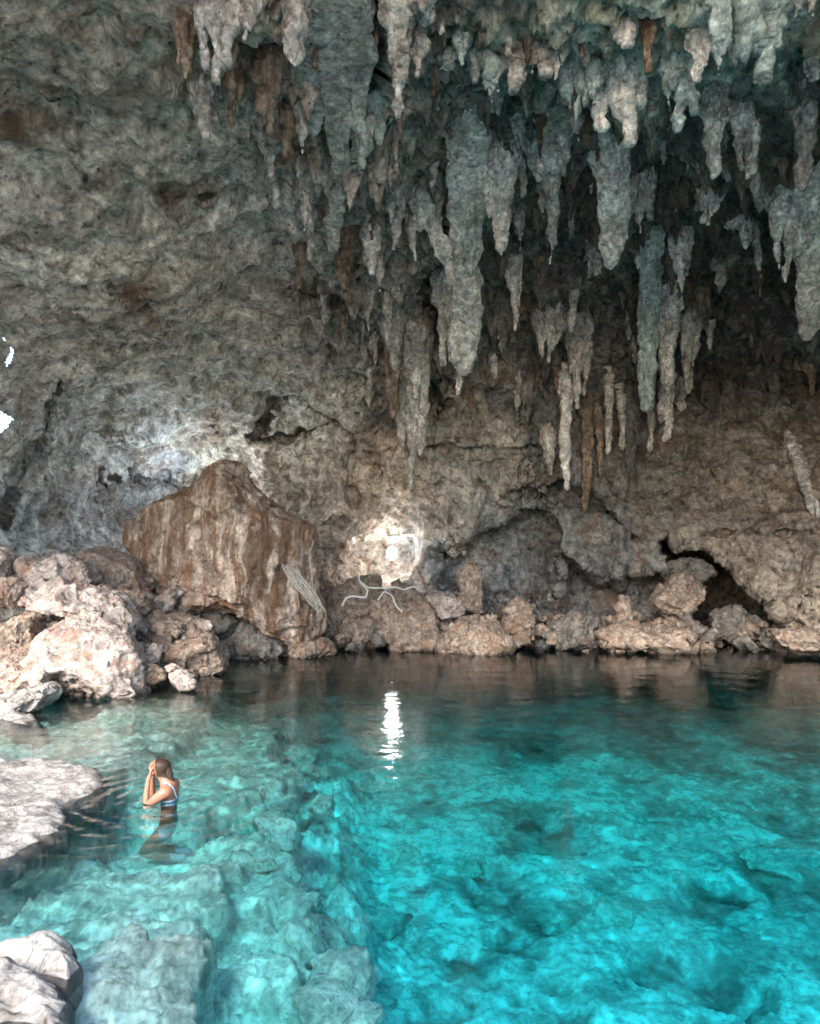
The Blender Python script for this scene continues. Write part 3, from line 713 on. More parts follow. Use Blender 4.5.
# small ones, copies of a few shapes
protos = []
for i in range(10):
    mt = ['grey', 'pale', 'grey', 'brown', 'dark', 'grey', 'pale', 'green', 'dark', 'grey'][i]
    me = stal_mesh(.26, [.7, .9, 1.2, .8, 1.0, .5, .6, .8, 1.4, 1.0][i], ['carrot', 'drape', 'carrot', 'spike', 'carrot', 'drape', 'spike', 'drape', 'carrot', 'carrot'][i], 300 + i, .026)
    me.materials.append(M_st[mt]); protos.append((me, mt))
LAB = {'grey': 'small grey stalactite among the larger ones on the cave roof', 'pale': 'small pale stalactite among the larger ones on the cave roof',
       'brown': 'small brown stalactite among the larger ones on the cave roof', 'dark': 'small dark stalactite in the shadowed right part of the roof',
       'green': 'small green stalactite near the upper right fringe of the roof'}
made = 0; tries = 0; rs = random.Random(21)
while made < 150 and tries < 5000:
    tries += 1
    px = rs.uniform(200, 818); py = rs.uniform(-5, 395)
    i = int(np.searchsorted(us, px)); j = int(np.searchsorted(vs, py))
    if hang[j * nc + i] < .6: continue
    me, mt = protos[rs.randrange(10)]
    if mt == 'green' and not (px > 440 and py < 120): continue
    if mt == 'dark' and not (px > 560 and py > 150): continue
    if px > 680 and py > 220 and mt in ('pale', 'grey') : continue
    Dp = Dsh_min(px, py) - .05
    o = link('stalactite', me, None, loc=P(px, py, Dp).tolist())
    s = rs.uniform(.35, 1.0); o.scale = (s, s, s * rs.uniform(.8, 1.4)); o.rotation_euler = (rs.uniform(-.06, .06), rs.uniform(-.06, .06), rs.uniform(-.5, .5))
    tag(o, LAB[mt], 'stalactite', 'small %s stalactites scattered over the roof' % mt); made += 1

# ------------------------------------------------------------------ rocks
def rock_outline(name, pts, Dm, mat, label, cat='rock', group=None, thick=None, sub=6, seed=1, power=.75, cuts=7, amp=.13, pits=.15, gully=0.0, zmin=None, shrink=.955, flat=0):
    """a boulder whose silhouette follows a traced outline at its own distance"""
    pts = np.array(pts, float); pts = pts.mean(0) + (pts - pts.mean(0)) * shrink; W = P(pts[:, 0], pts[:, 1], Dm)
    pl = W[:, [0, 2]]; c = (pl.max(0) + pl.min(0)) / 2; c = .5 * c + .5 * pl.mean(0)
    ext = pl.max(0) - pl.min(0); size = float(max(ext)); th = (thick if thick else .5 * (ext[0] + ext[1]) * .5)
    bm = bmesh.new(); bmesh.ops.create_icosphere(bm, subdivisions=sub, radius=1); me = bpy.data.meshes.new(name); bm.to_mesh(me); bm.free()
    S = get_v(me).astype(float)
    ang = np.arctan2(S[:, 2], S[:, 0]); rad = np.hypot(S[:, 0], S[:, 2])
    # outline radius per angle by ray casting
    A = np.linspace(-PI, PI, 361); R = np.zeros(361); n = len(pl)
    for k in range(361):
        d = np.array([math.cos(A[k]), math.sin(A[k])]); best = 0
        for q in range(n):
            a = pl[q] - c; e = pl[(q + 1) % n] - pl[q]
            den = d[0] * e[1] - d[1] * e[0]
            if abs(den) < 1e-12: continue
            t = (a[0] * e[1] - a[1] * e[0]) / den; s = (a[0] * d[1] - a[1] * d[0]) / den
            if t > 0 and -1e-6 <= s <= 1 + 1e-6: best = max(best, t)
        R[k] = best if best > 0 else R[k - 1]
    rr = np.interp(ang, A, R) * rad ** power
    V = np.stack([np.cos(ang) * rr, np.sign(S[:, 1]) * np.abs(S[:, 1]) ** .8 * th, np.sin(ang) * rr], 1)
    r = np.random.default_rng(seed)
    for k in range(cuts):   # planes split off the stone
        nrm = r.normal(size=3); nrm[1] = -abs(nrm[1]) - 1.1; nrm[2] += .25; nrm /= np.linalg.norm(nrm)
        pr = V @ nrm; dmax = pr.max() * r.uniform(.62, .86)
        ex = np.maximum(0, pr - dmax); V = V - np.array([0, nrm[1], 0]) * (ex * .95 / max(.35, nrm[1] ** 2))[:, None]
    for k in range(flat):
        nrm = np.array([r.uniform(-.45, .45), -r.uniform(.1, .7), 1.0]); nrm /= np.linalg.norm(nrm)
        pr = V @ nrm; ex = np.maximum(0, pr - pr.max() * r.uniform(.60, .82)); V = V - nrm * ex[:, None]
    o = r.uniform(0, 60, 3); f = 1 / size
    set_v(me, V); Nn = get_n(me)
    d = fbm(V * f * 2.6 + o, 4) * amp * size * .22 + ridged(V * f * 4 + o, 5, .5) * amp * size * .08
    w1_, w2_ = worley((V * f * 6 + o)); Wp = V + fbm(V * f * 6 + o, 3)[:, None] * size * .03
    d += facets(Wp * f * 3.2 + o) * amp * size * .62 + facets(Wp * f * 8 + o, 3) * amp * size * .20 + facets(Wp * f * 18 + o, 6) * amp * size * .05
    if pits: 
        wp, _ = worley(V * 6 + o, 9); d -= pits * np.clip(.42 - wp, 0, 1) * .35
    if gully: d += gully * ridged(V * np.array([2.6, 2.6, .35]) + o, 3)
    d += fbm(V * 7 + o, 3) * .02
    V = V + Nn * d[:, None]
    base = np.array([c[0], Dm, c[1]])
    if zmin is not None:
        z = V[:, 2] + base[2]; V[:, 2] = np.where(z < zmin, zmin - base[2] - (zmin - z) * .1, V[:, 2])
    lo = V[:, 2].min(); base2 = base + np.array([0, 0, lo]); V[:, 2] -= lo
    set_v(me, V); me.polygons.foreach_set('use_smooth', np.ones(len(me.polygons), bool))
    ob = link(name, me, mat, loc=base2.tolist()); return tag(ob, label, cat, group)

M_big = rock_mat('boulder_brown', (.46, .345, .265), stain=(.19, .085, .04), stain_amt=.65, pale=(.50, .40, .31), pale_amt=.4, streak=.7, sc=.9, bump=.9, waterline=True)
M_pink = rock_mat('boulder_pink_white', (.31, .25, .215), stain=(.24, .12, .075), stain_amt=.60, pale=(.60, .54, .50), pale_amt=.5, streak=0, sc=1.6, bump=.8, dark_amt=.5, waterline=True)
M_tan = rock_mat('boulder_tan', (.25, .185, .14), stain=(.22, .10, .05), stain_amt=.5, pale=(.58, .52, .46), pale_amt=.4, streak=.1, sc=1.6, bump=1, waterline=True)
M_pink2 = rock_mat('boulder_rose_tan', (.27, .20, .16), stain=(.22, .10, .06), stain_amt=.55, pale=(.56, .50, .45), pale_amt=.5, streak=0, sc=1.8, bump=.9, dark_amt=.6, waterline=True)
M_dark = rock_mat('boulder_dark', (.16, .14, .12), stain=(.13, .07, .04), stain_amt=.5, pale=(.34, .30, .27), pale_amt=.35, streak=.1, sc=1.6, bump=1, waterline=True)
M_slab = rock_mat('ledge_slab', (.23, .21, .19), stain=(.17, .14, .11), stain_amt=.5, pale=(.42, .40, .37), pale_amt=.5, streak=0, sc=1.8, bump=.7, dark_amt=.5)
M_sub = rock_mat('submerged_stone', (.90, .90, .80), stain=(.5, .5, .4), stain_amt=.3, pale=(.75, .78, .7), pale_amt=.5, streak=0, sc=1.6, bump=.9, dark_amt=.5)

rock_outline('boulder', [(131,543),(135,526),(145,509),(176,495),(201,486),(216,468),(228,461),(240,468),(260,493),(288,515),(318,527),(314,559),(318,590),(329,621),(327,636),(300,647),(269,634),(243,617),(215,612),(190,613),(165,595),(148,577)],
   18.3, M_big, 'huge brown streaked boulder with a pointed top leaning behind the pale rocks', thick=1.7, sub=7, seed=5, power=.62, cuts=2, amp=.05, gully=.05, shrink=.965)
GL = 'pale rocks piled on the left shore'
rock_outline('rock', [(70,556),(84,541),(104,545),(128,556),(141,574),(150,600),(120,606),(90,600),(74,585)], 16.8, M_pink2, 'smooth pinkish flat rock just left of the huge brown boulder', group=GL, flat=2, thick=1.0, seed=11, amp=.06)
rock_outline('rock', [(14,582),(22,560),(38,553),(62,556),(86,566),(94,580),(86,594),(50,596)], 15.2, M_pink, 'pitted white rock on top of the left pile', group=GL, flat=2, thick=.8, seed=12, pits=.4)
rock_outline('rock', [(12,582),(40,580),(90,590),(118,602),(134,622),(140,637),(122,634),(88,622),(62,612),(32,606),(18,596)], 14.5, M_pink, 'slanting pale slab with a pitted crest across the middle of the left pile', group=GL, flat=2, thick=.9, seed=13, pits=.5)
rock_outline('rock', [(28,660),(34,634),(56,614),(84,612),(118,628),(136,648),(144,680),(150,706),(118,704),(70,694),(40,684)], 13.6, M_pink, 'largest white rock at the water edge with an undercut base', group=GL, flat=2, thick=.9, sub=6, seed=14, pits=.2)
rock_outline('rock', [(-16,650),(2,612),(20,602),(34,618),(38,650),(24,670),(-16,675)], 13.7, M_tan, 'tan and rust stained block at the left edge beside the largest white rock', group=GL, flat=2, thick=.7, seed=15)
rock_outline('rock', [(-20,545),(2,545),(11,556),(8,576),(-20,580)], 14.8, M_pink, 'small upright pale rock cut by the left edge above the pile', group=GL, flat=2, thick=.5, seed=16)
rock_outline('rock', [(-20,580),(10,576),(24,586),(20,606),(-20,612)], 14.2, M_pink2, 'rounded pale rock at the left edge below the small upright one', group=GL, flat=2, thick=.6, seed=17)
rock_outline('rock', [(-20,655),(10,652),(30,664),(42,684),(34,700),(-20,702)], 13.1, M_pink2, 'low pale rock at the left edge beside the dark pocket', group=GL, flat=2, thick=.7, seed=18)
rock_outline('rock', [(-20,700),(20,696),(44,686),(52,694),(40,708),(10,716),(-20,722)], 12.2, M_slab, 'flat grey rock tongue reaching into the water at the left edge', group=GL, flat=2, thick=.7, seed=19)
rock_outline('rock', [(122,612),(150,602),(190,610),(206,624),(196,650),(180,690),(160,692),(142,670),(130,640)], 16.0, M_tan, 'pale topped sloping rock between the white pile and the huge boulder', group=GL, flat=2, thick=1.1, seed=20)
rock_outline('rock', [(166,640),(186,626),(208,630),(222,650),(224,672),(214,692),(176,692)], 15.6, M_tan, 'brown cracked block with an orange foot at the water edge', group=GL, flat=2, thick=.8, seed=21)
rock_outline('rock', [(150,604),(158,594),(168,594),(175,602),(172,612),(158,614)], 16.6, M_pink, 'small pink round stone under the left corner of the huge boulder', group=GL, flat=2, thick=.25, sub=4, seed=22)
rock_outline('rock', [(118,668),(140,655),(160,668),(166,692),(150,708),(126,704)], 14.4, M_dark, 'dark mossy rock right of the largest white rock at the water', group=GL, flat=2, thick=.6, seed=23)
rock_outline('rock', [(20,672),(34,662),(46,672),(48,690),(30,694)], 12.9, M_pink, 'small pale cobble in front of the dark pocket', group=GL, flat=2, thick=.3, sub=4, seed=24)
rock_outline('rock', [(96,590),(122,588),(150,598),(152,612),(126,616),(100,606)], 15.9, M_tan, 'brown layered block beneath the smooth pinkish flat rock', group=GL, flat=2, thick=.6, seed=25)
GM = 'dark rocks under the huge boulder'
rock_outline('rock', [(205,618),(240,612),(275,628),(290,650),(282,668),(226,674),(212,650)], 18.2, M_dark, 'wide dark wet rock directly below the huge boulder', group=GM, thick=1.0, seed=31)
rock_outline('rock', [(198,604),(222,602),(238,620),(226,634),(204,628)], 17.8, M_dark, 'small dark wedge stone at the boulder foot next to the pale topped rock', group=GM, thick=.5, sub=4, seed=32)
rock_outline('rock', [(280,650),(300,642),(326,640),(334,652),(322,664),(286,668)], 18.2, M_tan, 'brown low rock at the water below the right corner of the huge boulder', group=GM, thick=.6, seed=33)
GS = 'rocks along the far shore'
rock_outline('rock', [(322,640),(330,600),(350,580),(378,578),(392,600),(392,640),(370,658),(335,656)], 20.2, M_tan, 'brown mound below and left of the bright lamp', group=GS, thick=1.2, seed=41)
rock_outline('rock', [(384,600),(400,582),(420,590),(438,612),(446,646),(420,656),(390,652),(380,630)], 19.8, M_tan, 'brown triangular mound straight below the bright lamp', group=GS, thick=1.2, seed=42)
rock_outline('rock', [(432,640),(452,626),(496,614),(512,640),(516,652),(476,664),(438,656)], 18.9, M_tan, 'broad angular brown rock at the middle of the far shore', group=GS, thick=.8, seed=43)
rock_outline('rock', [(458,572),(470,562),(482,568),(484,616),(462,606)], 20.0, M_tan, 'upright brown stone post at the mouth of the small alcove', group=GS, thick=.4, seed=44)
rock_outline('rock', [(411,572),(416,566),(421,574),(428,600),(418,602)], 20.2, M_pink, 'small pale upright stone right of the bright lamp', group=GS, thick=.2, sub=4, seed=45)
rock_outline('rock', [(424,598),(440,592),(462,600),(466,614),(440,620),(426,614)], 20.0, M_pink, 'pale rubble heap on the alcove floor', group=GS, thick=.5, seed=46)
rock_outline('rock', [(654,600),(672,576),(706,575),(704,600),(684,620),(657,616)], 20.6, M_tan, 'light angular rock lying in the low arch on the right', group=GS, thick=.6, seed=47)
rock_outline('rock', [(712,614),(736,607),(758,616),(772,634),(740,642),(712,638)], 20.4, M_dark, 'rounded grey rock inside the dark arch opening', group=GS, thick=.6, seed=48)
rock_outline('rock', [(615,604),(621,594),(628,596),(636,612),(632,626),(616,624)], 19.8, M_tan, 'small light pointed stone left of the arch', group=GS, thick=.3, sub=4, seed=49)
rock_outline('rock', [(596,634),(620,628),(660,632),(708,640),(706,652),(650,655),(612,652)], 19.0, M_tan, 'long low tan ledge rock at the right far shore', group=GS, thick=.7, seed=50)
rock_outline('rock', [(770,632),(800,628),(830,632),(830,652),(780,648)], 18.2, M_tan, 'low wet rock at the right edge of the far shore', group=GS, thick=.5, seed=51)
rock_outline('rock', [(505,610),(520,596),(532,604),(534,640),(516,648),(502,636)], 19.4, M_tan, 'cracked brown block right of the broad angular rock', group=GS, thick=.5, seed=52)
rock_outline('rock', [(550,624),(575,612),(600,620),(598,648),(556,650)], 19.5, M_dark, 'dark squat rock between the cracked brown block and the long low ledge', group=GS, thick=.6, seed=53)
rock_outline('rock', [(656,566),(690,556),(716,572),(700,580),(668,582)], 21.2, M_dark, 'dark slab wedged in the top of the low arch', group=GS, thick=.6, seed=54)
# rubble between them
rub = []
for i in range(6):
    bm = bmesh.new(); bmesh.ops.create_icosphere(bm, subdivisions=4, radius=1); me = bpy.data.meshes.new('rubble_stone'); bm.to_mesh(me); bm.free()
    V = get_v(me).astype(float); r = np.random.default_rng(80 + i); V *= np.array([1, .8, .62])
    for k in range(9):
        nrm = r.normal(size=3); nrm /= np.linalg.norm(nrm); pr = V @ nrm; ex = np.maximum(0, pr - pr.max() * r.uniform(.6, .85)); V -= nrm * ex[:, None]
    o = r.uniform(0, 50, 3); V *= (1 + .14 * fbm(V * 1.5 + o, 4) + .22 * facets(V * 1.3 + o) + .10 * facets(V * 3.2 + o, 2) + .04 * ridged(V * 4 + o, 3))[:, None]
    set_v(me, V); me.polygons.foreach_set('use_smooth', np.ones(len(me.polygons), bool)); me.materials.append([M_tan, M_dark, M_tan, M_dark, M_tan, M_pink][i]); rub.append(me)
rs = random.Random(5)
for k in range(130):
    if k < 95:
        px = rs.uniform(325, 790); Dm = rs.uniform(18.9, 20.4); lab = 'small rubble stone at the foot of the far cave wall by the water'; gr = 'rubble stones along the far shore'; s = rs.uniform(.10, .34)
        x = (px - 410) / F * Dm; z = max(-.1, (Dm - 18.9) * .45) + rs.uniform(-.08, .12); me = rub[rs.randrange(5)]
    else:
        px = rs.uniform(-20, 215); Dm = rs.uniform(13.5, 17.5); lab = 'small loose stone between the pale rocks of the left shore'; gr = 'loose stones among the left shore rocks'; s = rs.uniform(.10, .32)
        x = (px - 410) / F * Dm; z = (Dm - 13.2) * .42 + rs.uniform(-.1, .1); me = rub[rs.choice([0, 2, 4, 5, 5])]
    o = link('stone', me, None, loc=(x, Dm, z)); o.scale = (s, s, s); o.rotation_euler = (rs.uniform(-.5, .5), rs.uniform(-.5, .5), rs.uniform(0, 6))
    tag(o, lab, 'stone', gr)

# ledge slabs that break the surface, from plan outlines
def slab(name, pts, z, thick, mat, label, seed, cat='rock ledge', group=None, dome=.06, res=.03, rough=.03, jit=.14, edge=.28):
    pl = on_plane([p[0] for p in pts], [p[1] for p in pts], z)
    lo = pl.min(0) - .3; hi = pl.max(0) + .3
    res = max(res, float(max(hi - lo)) / 190)
    gx = np.arange(lo[0], hi[0], res); gy = np.arange(lo[1], hi[1], res); GX, GY = np.meshgrid(gx, gy); s2 = GX.shape
    B = np.stack([GX.ravel(), GY.ravel(), np.full(GX.size, seed * 1.7)], 1)
    jx_ = B[:, 0] + fbm(B * 2.2, 4) * jit; jy_ = B[:, 1] + fbm(B * 2.2 + 40, 4) * jit
    sd = poly_sd(jx_, jy_, pl)
    w_, _ = worley(B * 3.0, 2)
    prof = np.sqrt(np.clip(sd / edge, 0, 1) * (2 - np.clip(sd / edge, 0, 1)))
    tp = z - thick * (1 - prof) * .35 + dome * np.clip(sd / 1.0, 0, 1) + (fbm(B * 1.3 + 4, 4) * rough * 1.6 + ridged(B * np.array([2, 5, 1]), 3) * rough * .6 - w_ ** 2 * rough * 1.2 + fbm(B * 9, 3) * .012) * prof
    bt = z - thick * (.35 + .65 * prof)
    ins = (sd > 0).reshape(s2); cell = ins[:-1, :-1] & ins[1:, :-1] & ins[:-1, 1:] & ins[1:, 1:]
    id_ = np.arange(GX.size).reshape(s2)
    q = np.stack([id_[:-1, :-1], id_[:-1, 1:], id_[1:, 1:], id_[1:, :-1]], -1)[cell]
    n = GX.size; Vt = np.concatenate([np.stack([B[:, 0], B[:, 1], tp], 1), np.stack([B[:, 0], B[:, 1], bt], 1)])
    ed = {}
    for f in q:
        for a, b in ((f[0], f[1]), (f[1], f[2]), (f[2], f[3]), (f[3], f[0])):
            if (b, a) in ed: del ed[(b, a)]
            else: ed[(a, b)] = 1
    side = np.array([(b, a, a + n, b + n) for a, b in ed]) if ed else np.zeros((0, 4), int)
    allf = np.concatenate([q, q[:, ::-1] + n, side])
    used, inv = np.unique(allf, return_inverse=True)
    base = np.array([pl[:, 0].mean(), pl[:, 1].mean(), z - thick])
    me = new_mesh_np(name, Vt[used] - base, inv.reshape(allf.shape)); bm = bmesh.new(); bm.from_mesh(me); bmesh.ops.recalc_face_normals(bm, faces=bm.faces); bm.to_mesh(me); bm.free()
    o = link(name, me, mat, loc=base.tolist()); return tag(o, label, cat, group)
slab('rock_ledge', [(-160,760),(0,756),(50,755),(85,762),(117,770),(106,788),(84,797),(70,806),(66,822),(48,836),(20,846),(0,858),(-160,900)], .05, .45, M_slab, 'flat pale grey rock shelf above the water at the left beside the person', 1, dome=.09)
slab('rock_ledge', [(-90,950),(20,952),(60,962),(80,980),(78,1000),(60,1012),(20,1006),(-90,1000)], .11, .7, M_slab, 'grainy pale rock breaking the surface in the lower left corner', 2, dome=.09, res=.012, jit=.05, rough=.06, edge=.2)
slab('rock_ledge', [(-90,924),(10,928),(60,918),(84,930),(88,948),(66,962),(30,952),(-90,950)], .12, .6, M_slab, 'grey rock with a dark hollow just behind the lower left corner rock', 3, dome=.08, res=.014, jit=.05, rough=.05, edge=.2)
slab('rock_ledge', [(-90,1004),(15,1008),(36,1022),(44,1060),(-90,1070)], .18, .8, M_slab, 'foremost pale rock at the very bottom of the lower left corner', 4, dome=.09, res=.012, jit=.05, rough=.06, edge=.18)
slab('rock_ledge', [(-120,706),(0,712),(26,704),(42,694),(36,712),(50,735),(30,728),(0,722),(-120,730)], .02, .5, M_slab, 'low rock tongue between the left pile and the dark inlet', 5, dome=.05)
GP = 'thin stone plates stepping under water at the end of the shallow shelf'
for i, (a, lab) in enumerate([([(228,690),(262,679),(306,676),(303,684),(262,692)], 'upper light plate of the stepped stone plates'),
                              ([(238,706),(270,698),(300,690),(307,694),(292,704),(250,712)], 'second light plate of the stepped stone plates'),
                              ([(236,729),(262,720),(286,718),(278,730),(248,734)], 'lowest light plate of the stepped stone plates'),
                              ([(190,668),(225,664),(290,664),(296,669),(230,674)], 'farthest grey plate just off the dark rocks')]):
    slab('stone_plate', a, -.16 - .10 * i * (i < 3), .2, M_sub, lab, 10 + i, group=GP, cat='stone plate', dome=.03, res=.03)
GB = 'sunken boulders on the pool bed'
for i, (a, b, rp, zt, lab) in enumerate([(306,937,17,-2.3,'round sunken boulder beside the stepped shallow ledge'), (372,905,32,-3.0,'large round sunken boulder right of the shallow ledge'),
      (345,850,20,-3.2,'sunken stone between the large round boulder and the deep edge'), (340,775,34,-2.9,'broad pale sunken mound below the lamp reflection'),
      (365,980,24,-3.2,'sunken rock low in the centre of the picture'), (430,770,24,-3.3,'sunken pale rock right of the broad mound'),
      (600,700,30,-3.4,'sunken rock in the far middle of the pool'), (300,985,20,-2.6,'sunken rock at the foot of the front ledge'), (470,860,18,-3.3,'low sunken rock beside the dark forked patch'),
      (770,850,26,-3.3,'sunken rock near the right side of the pool'), (400,850,18,-3.3,'small sunken rock above the large round one'), (610,900,20,-3.2,'low sunken rock in the bright middle of the pool')]):
    zt = zt * .47; c = on_plane(a, b, zt); R = 1.25 * rp / F * c[1]
    mm = rub[i % 5].copy(); mm.materials.clear(); mm.materials.append(M_sub)
    V = get_v(mm); set_v(mm, V + get_n(mm) * (fbm(V * 2.5 + i, 4) * .10)[:, None])
    o = link('sunken_boulder', mm, None, loc=(c[0], c[1], zt - R * .45)); o.scale = (R, R * 1.1, R * .75); o.rotation_euler = (0, 0, i * 1.1)
    tag(o, lab, 'boulder', GB)

rs = random.Random(12)
rubs = []
for q in range(4):
    mm = rub[q].copy(); mm.materials.clear(); mm.materials.append(M_sub); rubs.append(mm)
edge_px = [(306,690),(300,720),(292,750),(286,780),(262,800),(244,830),(240,860),(226,890),(262,884),(284,905),(296,940),(314,980),(330,1015)]
for k in range(60):
    q = rs.uniform(0, len(edge_px) - 1.01); i = int(q); f = q - i
    ax = edge_px[i][0] * (1 - f) + edge_px[i + 1][0] * f + rs.uniform(-8, 42); ay = edge_px[i][1] * (1 - f) + edge_px[i + 1][1] * f + rs.uniform(-6, 18)
    zt = -rs.uniform(.45, 1.0); c = on_plane(ax, ay, zt); R = rs.uniform(.14, .42)
    o = link('sunken_stone', rubs[rs.randrange(4)], None, loc=(c[0], c[1], zt - R * .4)); o.scale = (R, R * rs.uniform(.8, 1.2), R * rs.uniform(.6, .9)); o.rotation_euler = (rs.uniform(-.4, .4), rs.uniform(-.4, .4), rs.uniform(0, 6))
    tag(o, 'loose stone under water on the drop beside the shallow shelf', 'stone', 'loose stones along the drop of the shelf')

# ------------------------------------------------------------------ floodlight, cables, roots
M_metal = plain_mat('lamp_housing_metal', (.12, .12, .12), .5, .5, metallic=.6)
M_white = plain_mat('white_cable', (.50, .48, .45), .5)
M_root = plain_mat('dry_root', (.34, .30, .26), .8, .2, .4, 12)
mE = bpy.data.materials.new('lit_lamp_glass'); E = N(mE)
e = E.n('ShaderNodeEmission', Color=(.93, .97, 1, 1), Strength=30.0); oo = E.n('ShaderNodeOutputMaterial'); E.t.links.new(e.outputs[0], oo.inputs[0])
def lamp(px, py, Dm, power, label, r=.11, face=(0, -1, 0.0), lr=.12, col=(.93, .97, 1)):
    p = P(px, py, Dm)
    em = bpy.data.objects.new('floodlight', None); COL.objects.link(em); em.location = p.tolist(); tag(em, label, 'floodlight')
    b = MB(); b.tube([(0, .16, 0), (0, .12, 0), (0, .02, 0), (0, .0, 0)], [r * .4, r * .7, r * .8, r * .85], 20); link('housing', b.mesh('housing'), M_metal, em)
    g_ = MB(); g_.tube([(0, -.004, 0), (0, -.05, 0), (0, -.10, 0), (0, -.13, 0)], [r * 1.22, r * 1.2, r * .9, r * .3], 20); link('lens', g_.mesh('lens'), mE, em)
    b = MB(); b.tube([(-r * 1.3, .06, 0), (-r * 1.3, .06, -r * 1.6), (r * 1.3, .06, -r * 1.6), (r * 1.3, .06, 0)], .014, 8); b.tube([(0, .06, -r * 1.6), (0, .10, -r * 2.6)], .016, 8); link('bracket', b.mesh('bracket'), M_metal, em)
    L = bpy.data.lights.new('floodlight_glow', 'POINT'); L.energy = power; L.shadow_soft_size = lr; L.color = col
    lo = bpy.data.objects.new('floodlight_glow', L); COL.objects.link(lo); lo.parent = em; lo.location = (face[0] * .2, face[1] * .2, face[2] * .2)
    return em
LD = Dsh_min(392, 552) - .65
lamp(392, 552, LD, 6, 'bright white floodlight fixed to the rock above the far shore', r=.13)
b = MB()
def cable(pts, Dm, r, b):
    pts = np.array([P(a, c, Dm + dd) for a, c, dd in pts]); 
    # smooth
    t = np.linspace(0, len(pts) - 1, len(pts) * 6); pp = np.stack([np.interp(t, np.arange(len(pts)), pts[:, k]) for k in range(3)], 1)
    for _ in range(3): pp[1:-1] = (pp[:-2] + pp[1:-1] * 2 + pp[2:]) / 4
    b.tube(pp, r, 8)
cable([(360,574,0),(358,580,-.1),(368,588,-.2),(384,588,-.2),(396,587,-.2),(404,590,-.1),(414,586,0),(422,592,.1)], 19.0, .020, b)
o = link('cable', b.mesh('cable'), M_white); tag(o, 'white cable looped over the rocks below the bright floodlight', 'cable')
b = MB(); cable([(378,600,0),(384,591,0),(392,595,0),(396,606,0),(402,612,0)], 18.5, .017, b)
tag(link('cable', b.mesh('cable'), M_white), 'short white cable end hanging over the brown mound', 'cable')
b = MB(); cable([(342,606,0),(346,598,0),(352,596,0),(366,598,0),(368,590,0),(360,582,0)], 18.9, .028, b)
tag(link('cable', b.mesh('cable'), M_white), 'thick white cable loop lying left of the other cables', 'cable')
rs = random.Random(3); em = bpy.data.objects.new('root_bunch', None); COL.objects.link(em); em.location = P(326, 622, 17.6).tolist(); tag(em, 'fan of pale dry roots hanging over the right face of the huge boulder', 'roots')
basep = P(326, 622, 17.6)
for k in range(14):
    b = MB(); f = k / 13
    a0 = P(283 + 12 * f + rs.uniform(-2, 2), 563 + 8 * f, 16.9); a1 = P(296 + 22 * f + rs.uniform(-4, 4), 592 - 6 * f + rs.uniform(-2, 2), 16.75); a2 = P(322 + rs.uniform(-5, 4), 612 + rs.uniform(-10, 10), 16.9)
    t = np.linspace(0, 1, 9)[:, None]; pp = a0 * (1 - t) ** 2 + 2 * a1 * t * (1 - t) + a2 * t * t + rng.normal(0, .012, (9, 3)) - basep
    b.tube(pp, np.linspace(.013, .006, 9), 6); link('root', b.mesh('root'), M_root, em)
b = MB(); cable([(314,540,.0),(309,556,-.1),(312,575,-.1),(313,592,0)], 16.95, .014, b)
tag(link('hanging_root', b.mesh('hanging_root'), M_root), 'single thin pale root hanging down the edge of the huge boulder', 'root')
lamp(202, 496, 21.15, 95, 'added lamp imitating daylight behind the crest of the huge boulder', r=.10, face=(0, -.2, 0.4), col=(.70, .84, 1))  # unseen lamp and fixture added to imitate daylight glowing behind the boulder

# ------------------------------------------------------------------ person
M_skin = plain_mat('skin', (.27, .12, .072), .45, .4, .08, 20)
M_hair = plain_mat('wet_dark_hair', (.03, .017, .010), .55, .3, .3, 60)
M_suit = plain_mat('pale_blue_swimsuit', (.25, .34, .42), .6)
M_lip = plain_mat('lips', (.40, .13, .11), .4)
def skin(name, nodes, edges, root, sub=2):
    me = bpy.data.meshes.new(name); keys = list(nodes); ix = {k: i for i, k in enumerate(keys)}
    me.from_pydata([nodes[k][0] for k in keys], [(ix[a], ix[b]) for a, b in edges], [])
    def s(o):
        o.modifiers.new('s', 'SKIN')
        sv = o.data.skin_vertices[0].data if o.data.skin_vertices else None
        if sv is None:
            o.data.attributes
        for i, k in enumerate(keys):
            r = nodes[k][1]; sv[i].radius = r if isinstance(r, tuple) else (r, r); sv[i].use_root = (k == root)
        m = o.modifiers.new('b', 'SUBSURF'); m.levels = sub; m.render_levels = sub
    bm = bmesh.new(); bm.from_mesh(me); bm.verts.layers.skin.verify(); bm.to_mesh(me); bm.free()
    m2 = evaluated(me, s); m2.polygons.foreach_set('use_smooth', np.ones(len(m2.polygons), bool)); return m2
nd = {'pelvis': ((.13, 0, -.22), (.135, .11)), 'waist': ((.135, 0, -.10), (.11, .085)), 'chest': ((.13, 0, .04), (.135, .10)), 'upch': ((.135, 0, .16), (.13, .085)), 'neck': ((.085, 0, .265), .055), 'jaw': ((.03, 0, .345), (.062, .07)), 'head': ((.03, 0, .42), (.082, .100)), 'crown': ((.04, 0, .485), (.070, .085))}
eg = [('pelvis', 'waist'), ('waist', 'chest'), ('chest', 'upch'), ('upch', 'neck'), ('neck', 'jaw'), ('jaw', 'head'), ('head', 'crown')]
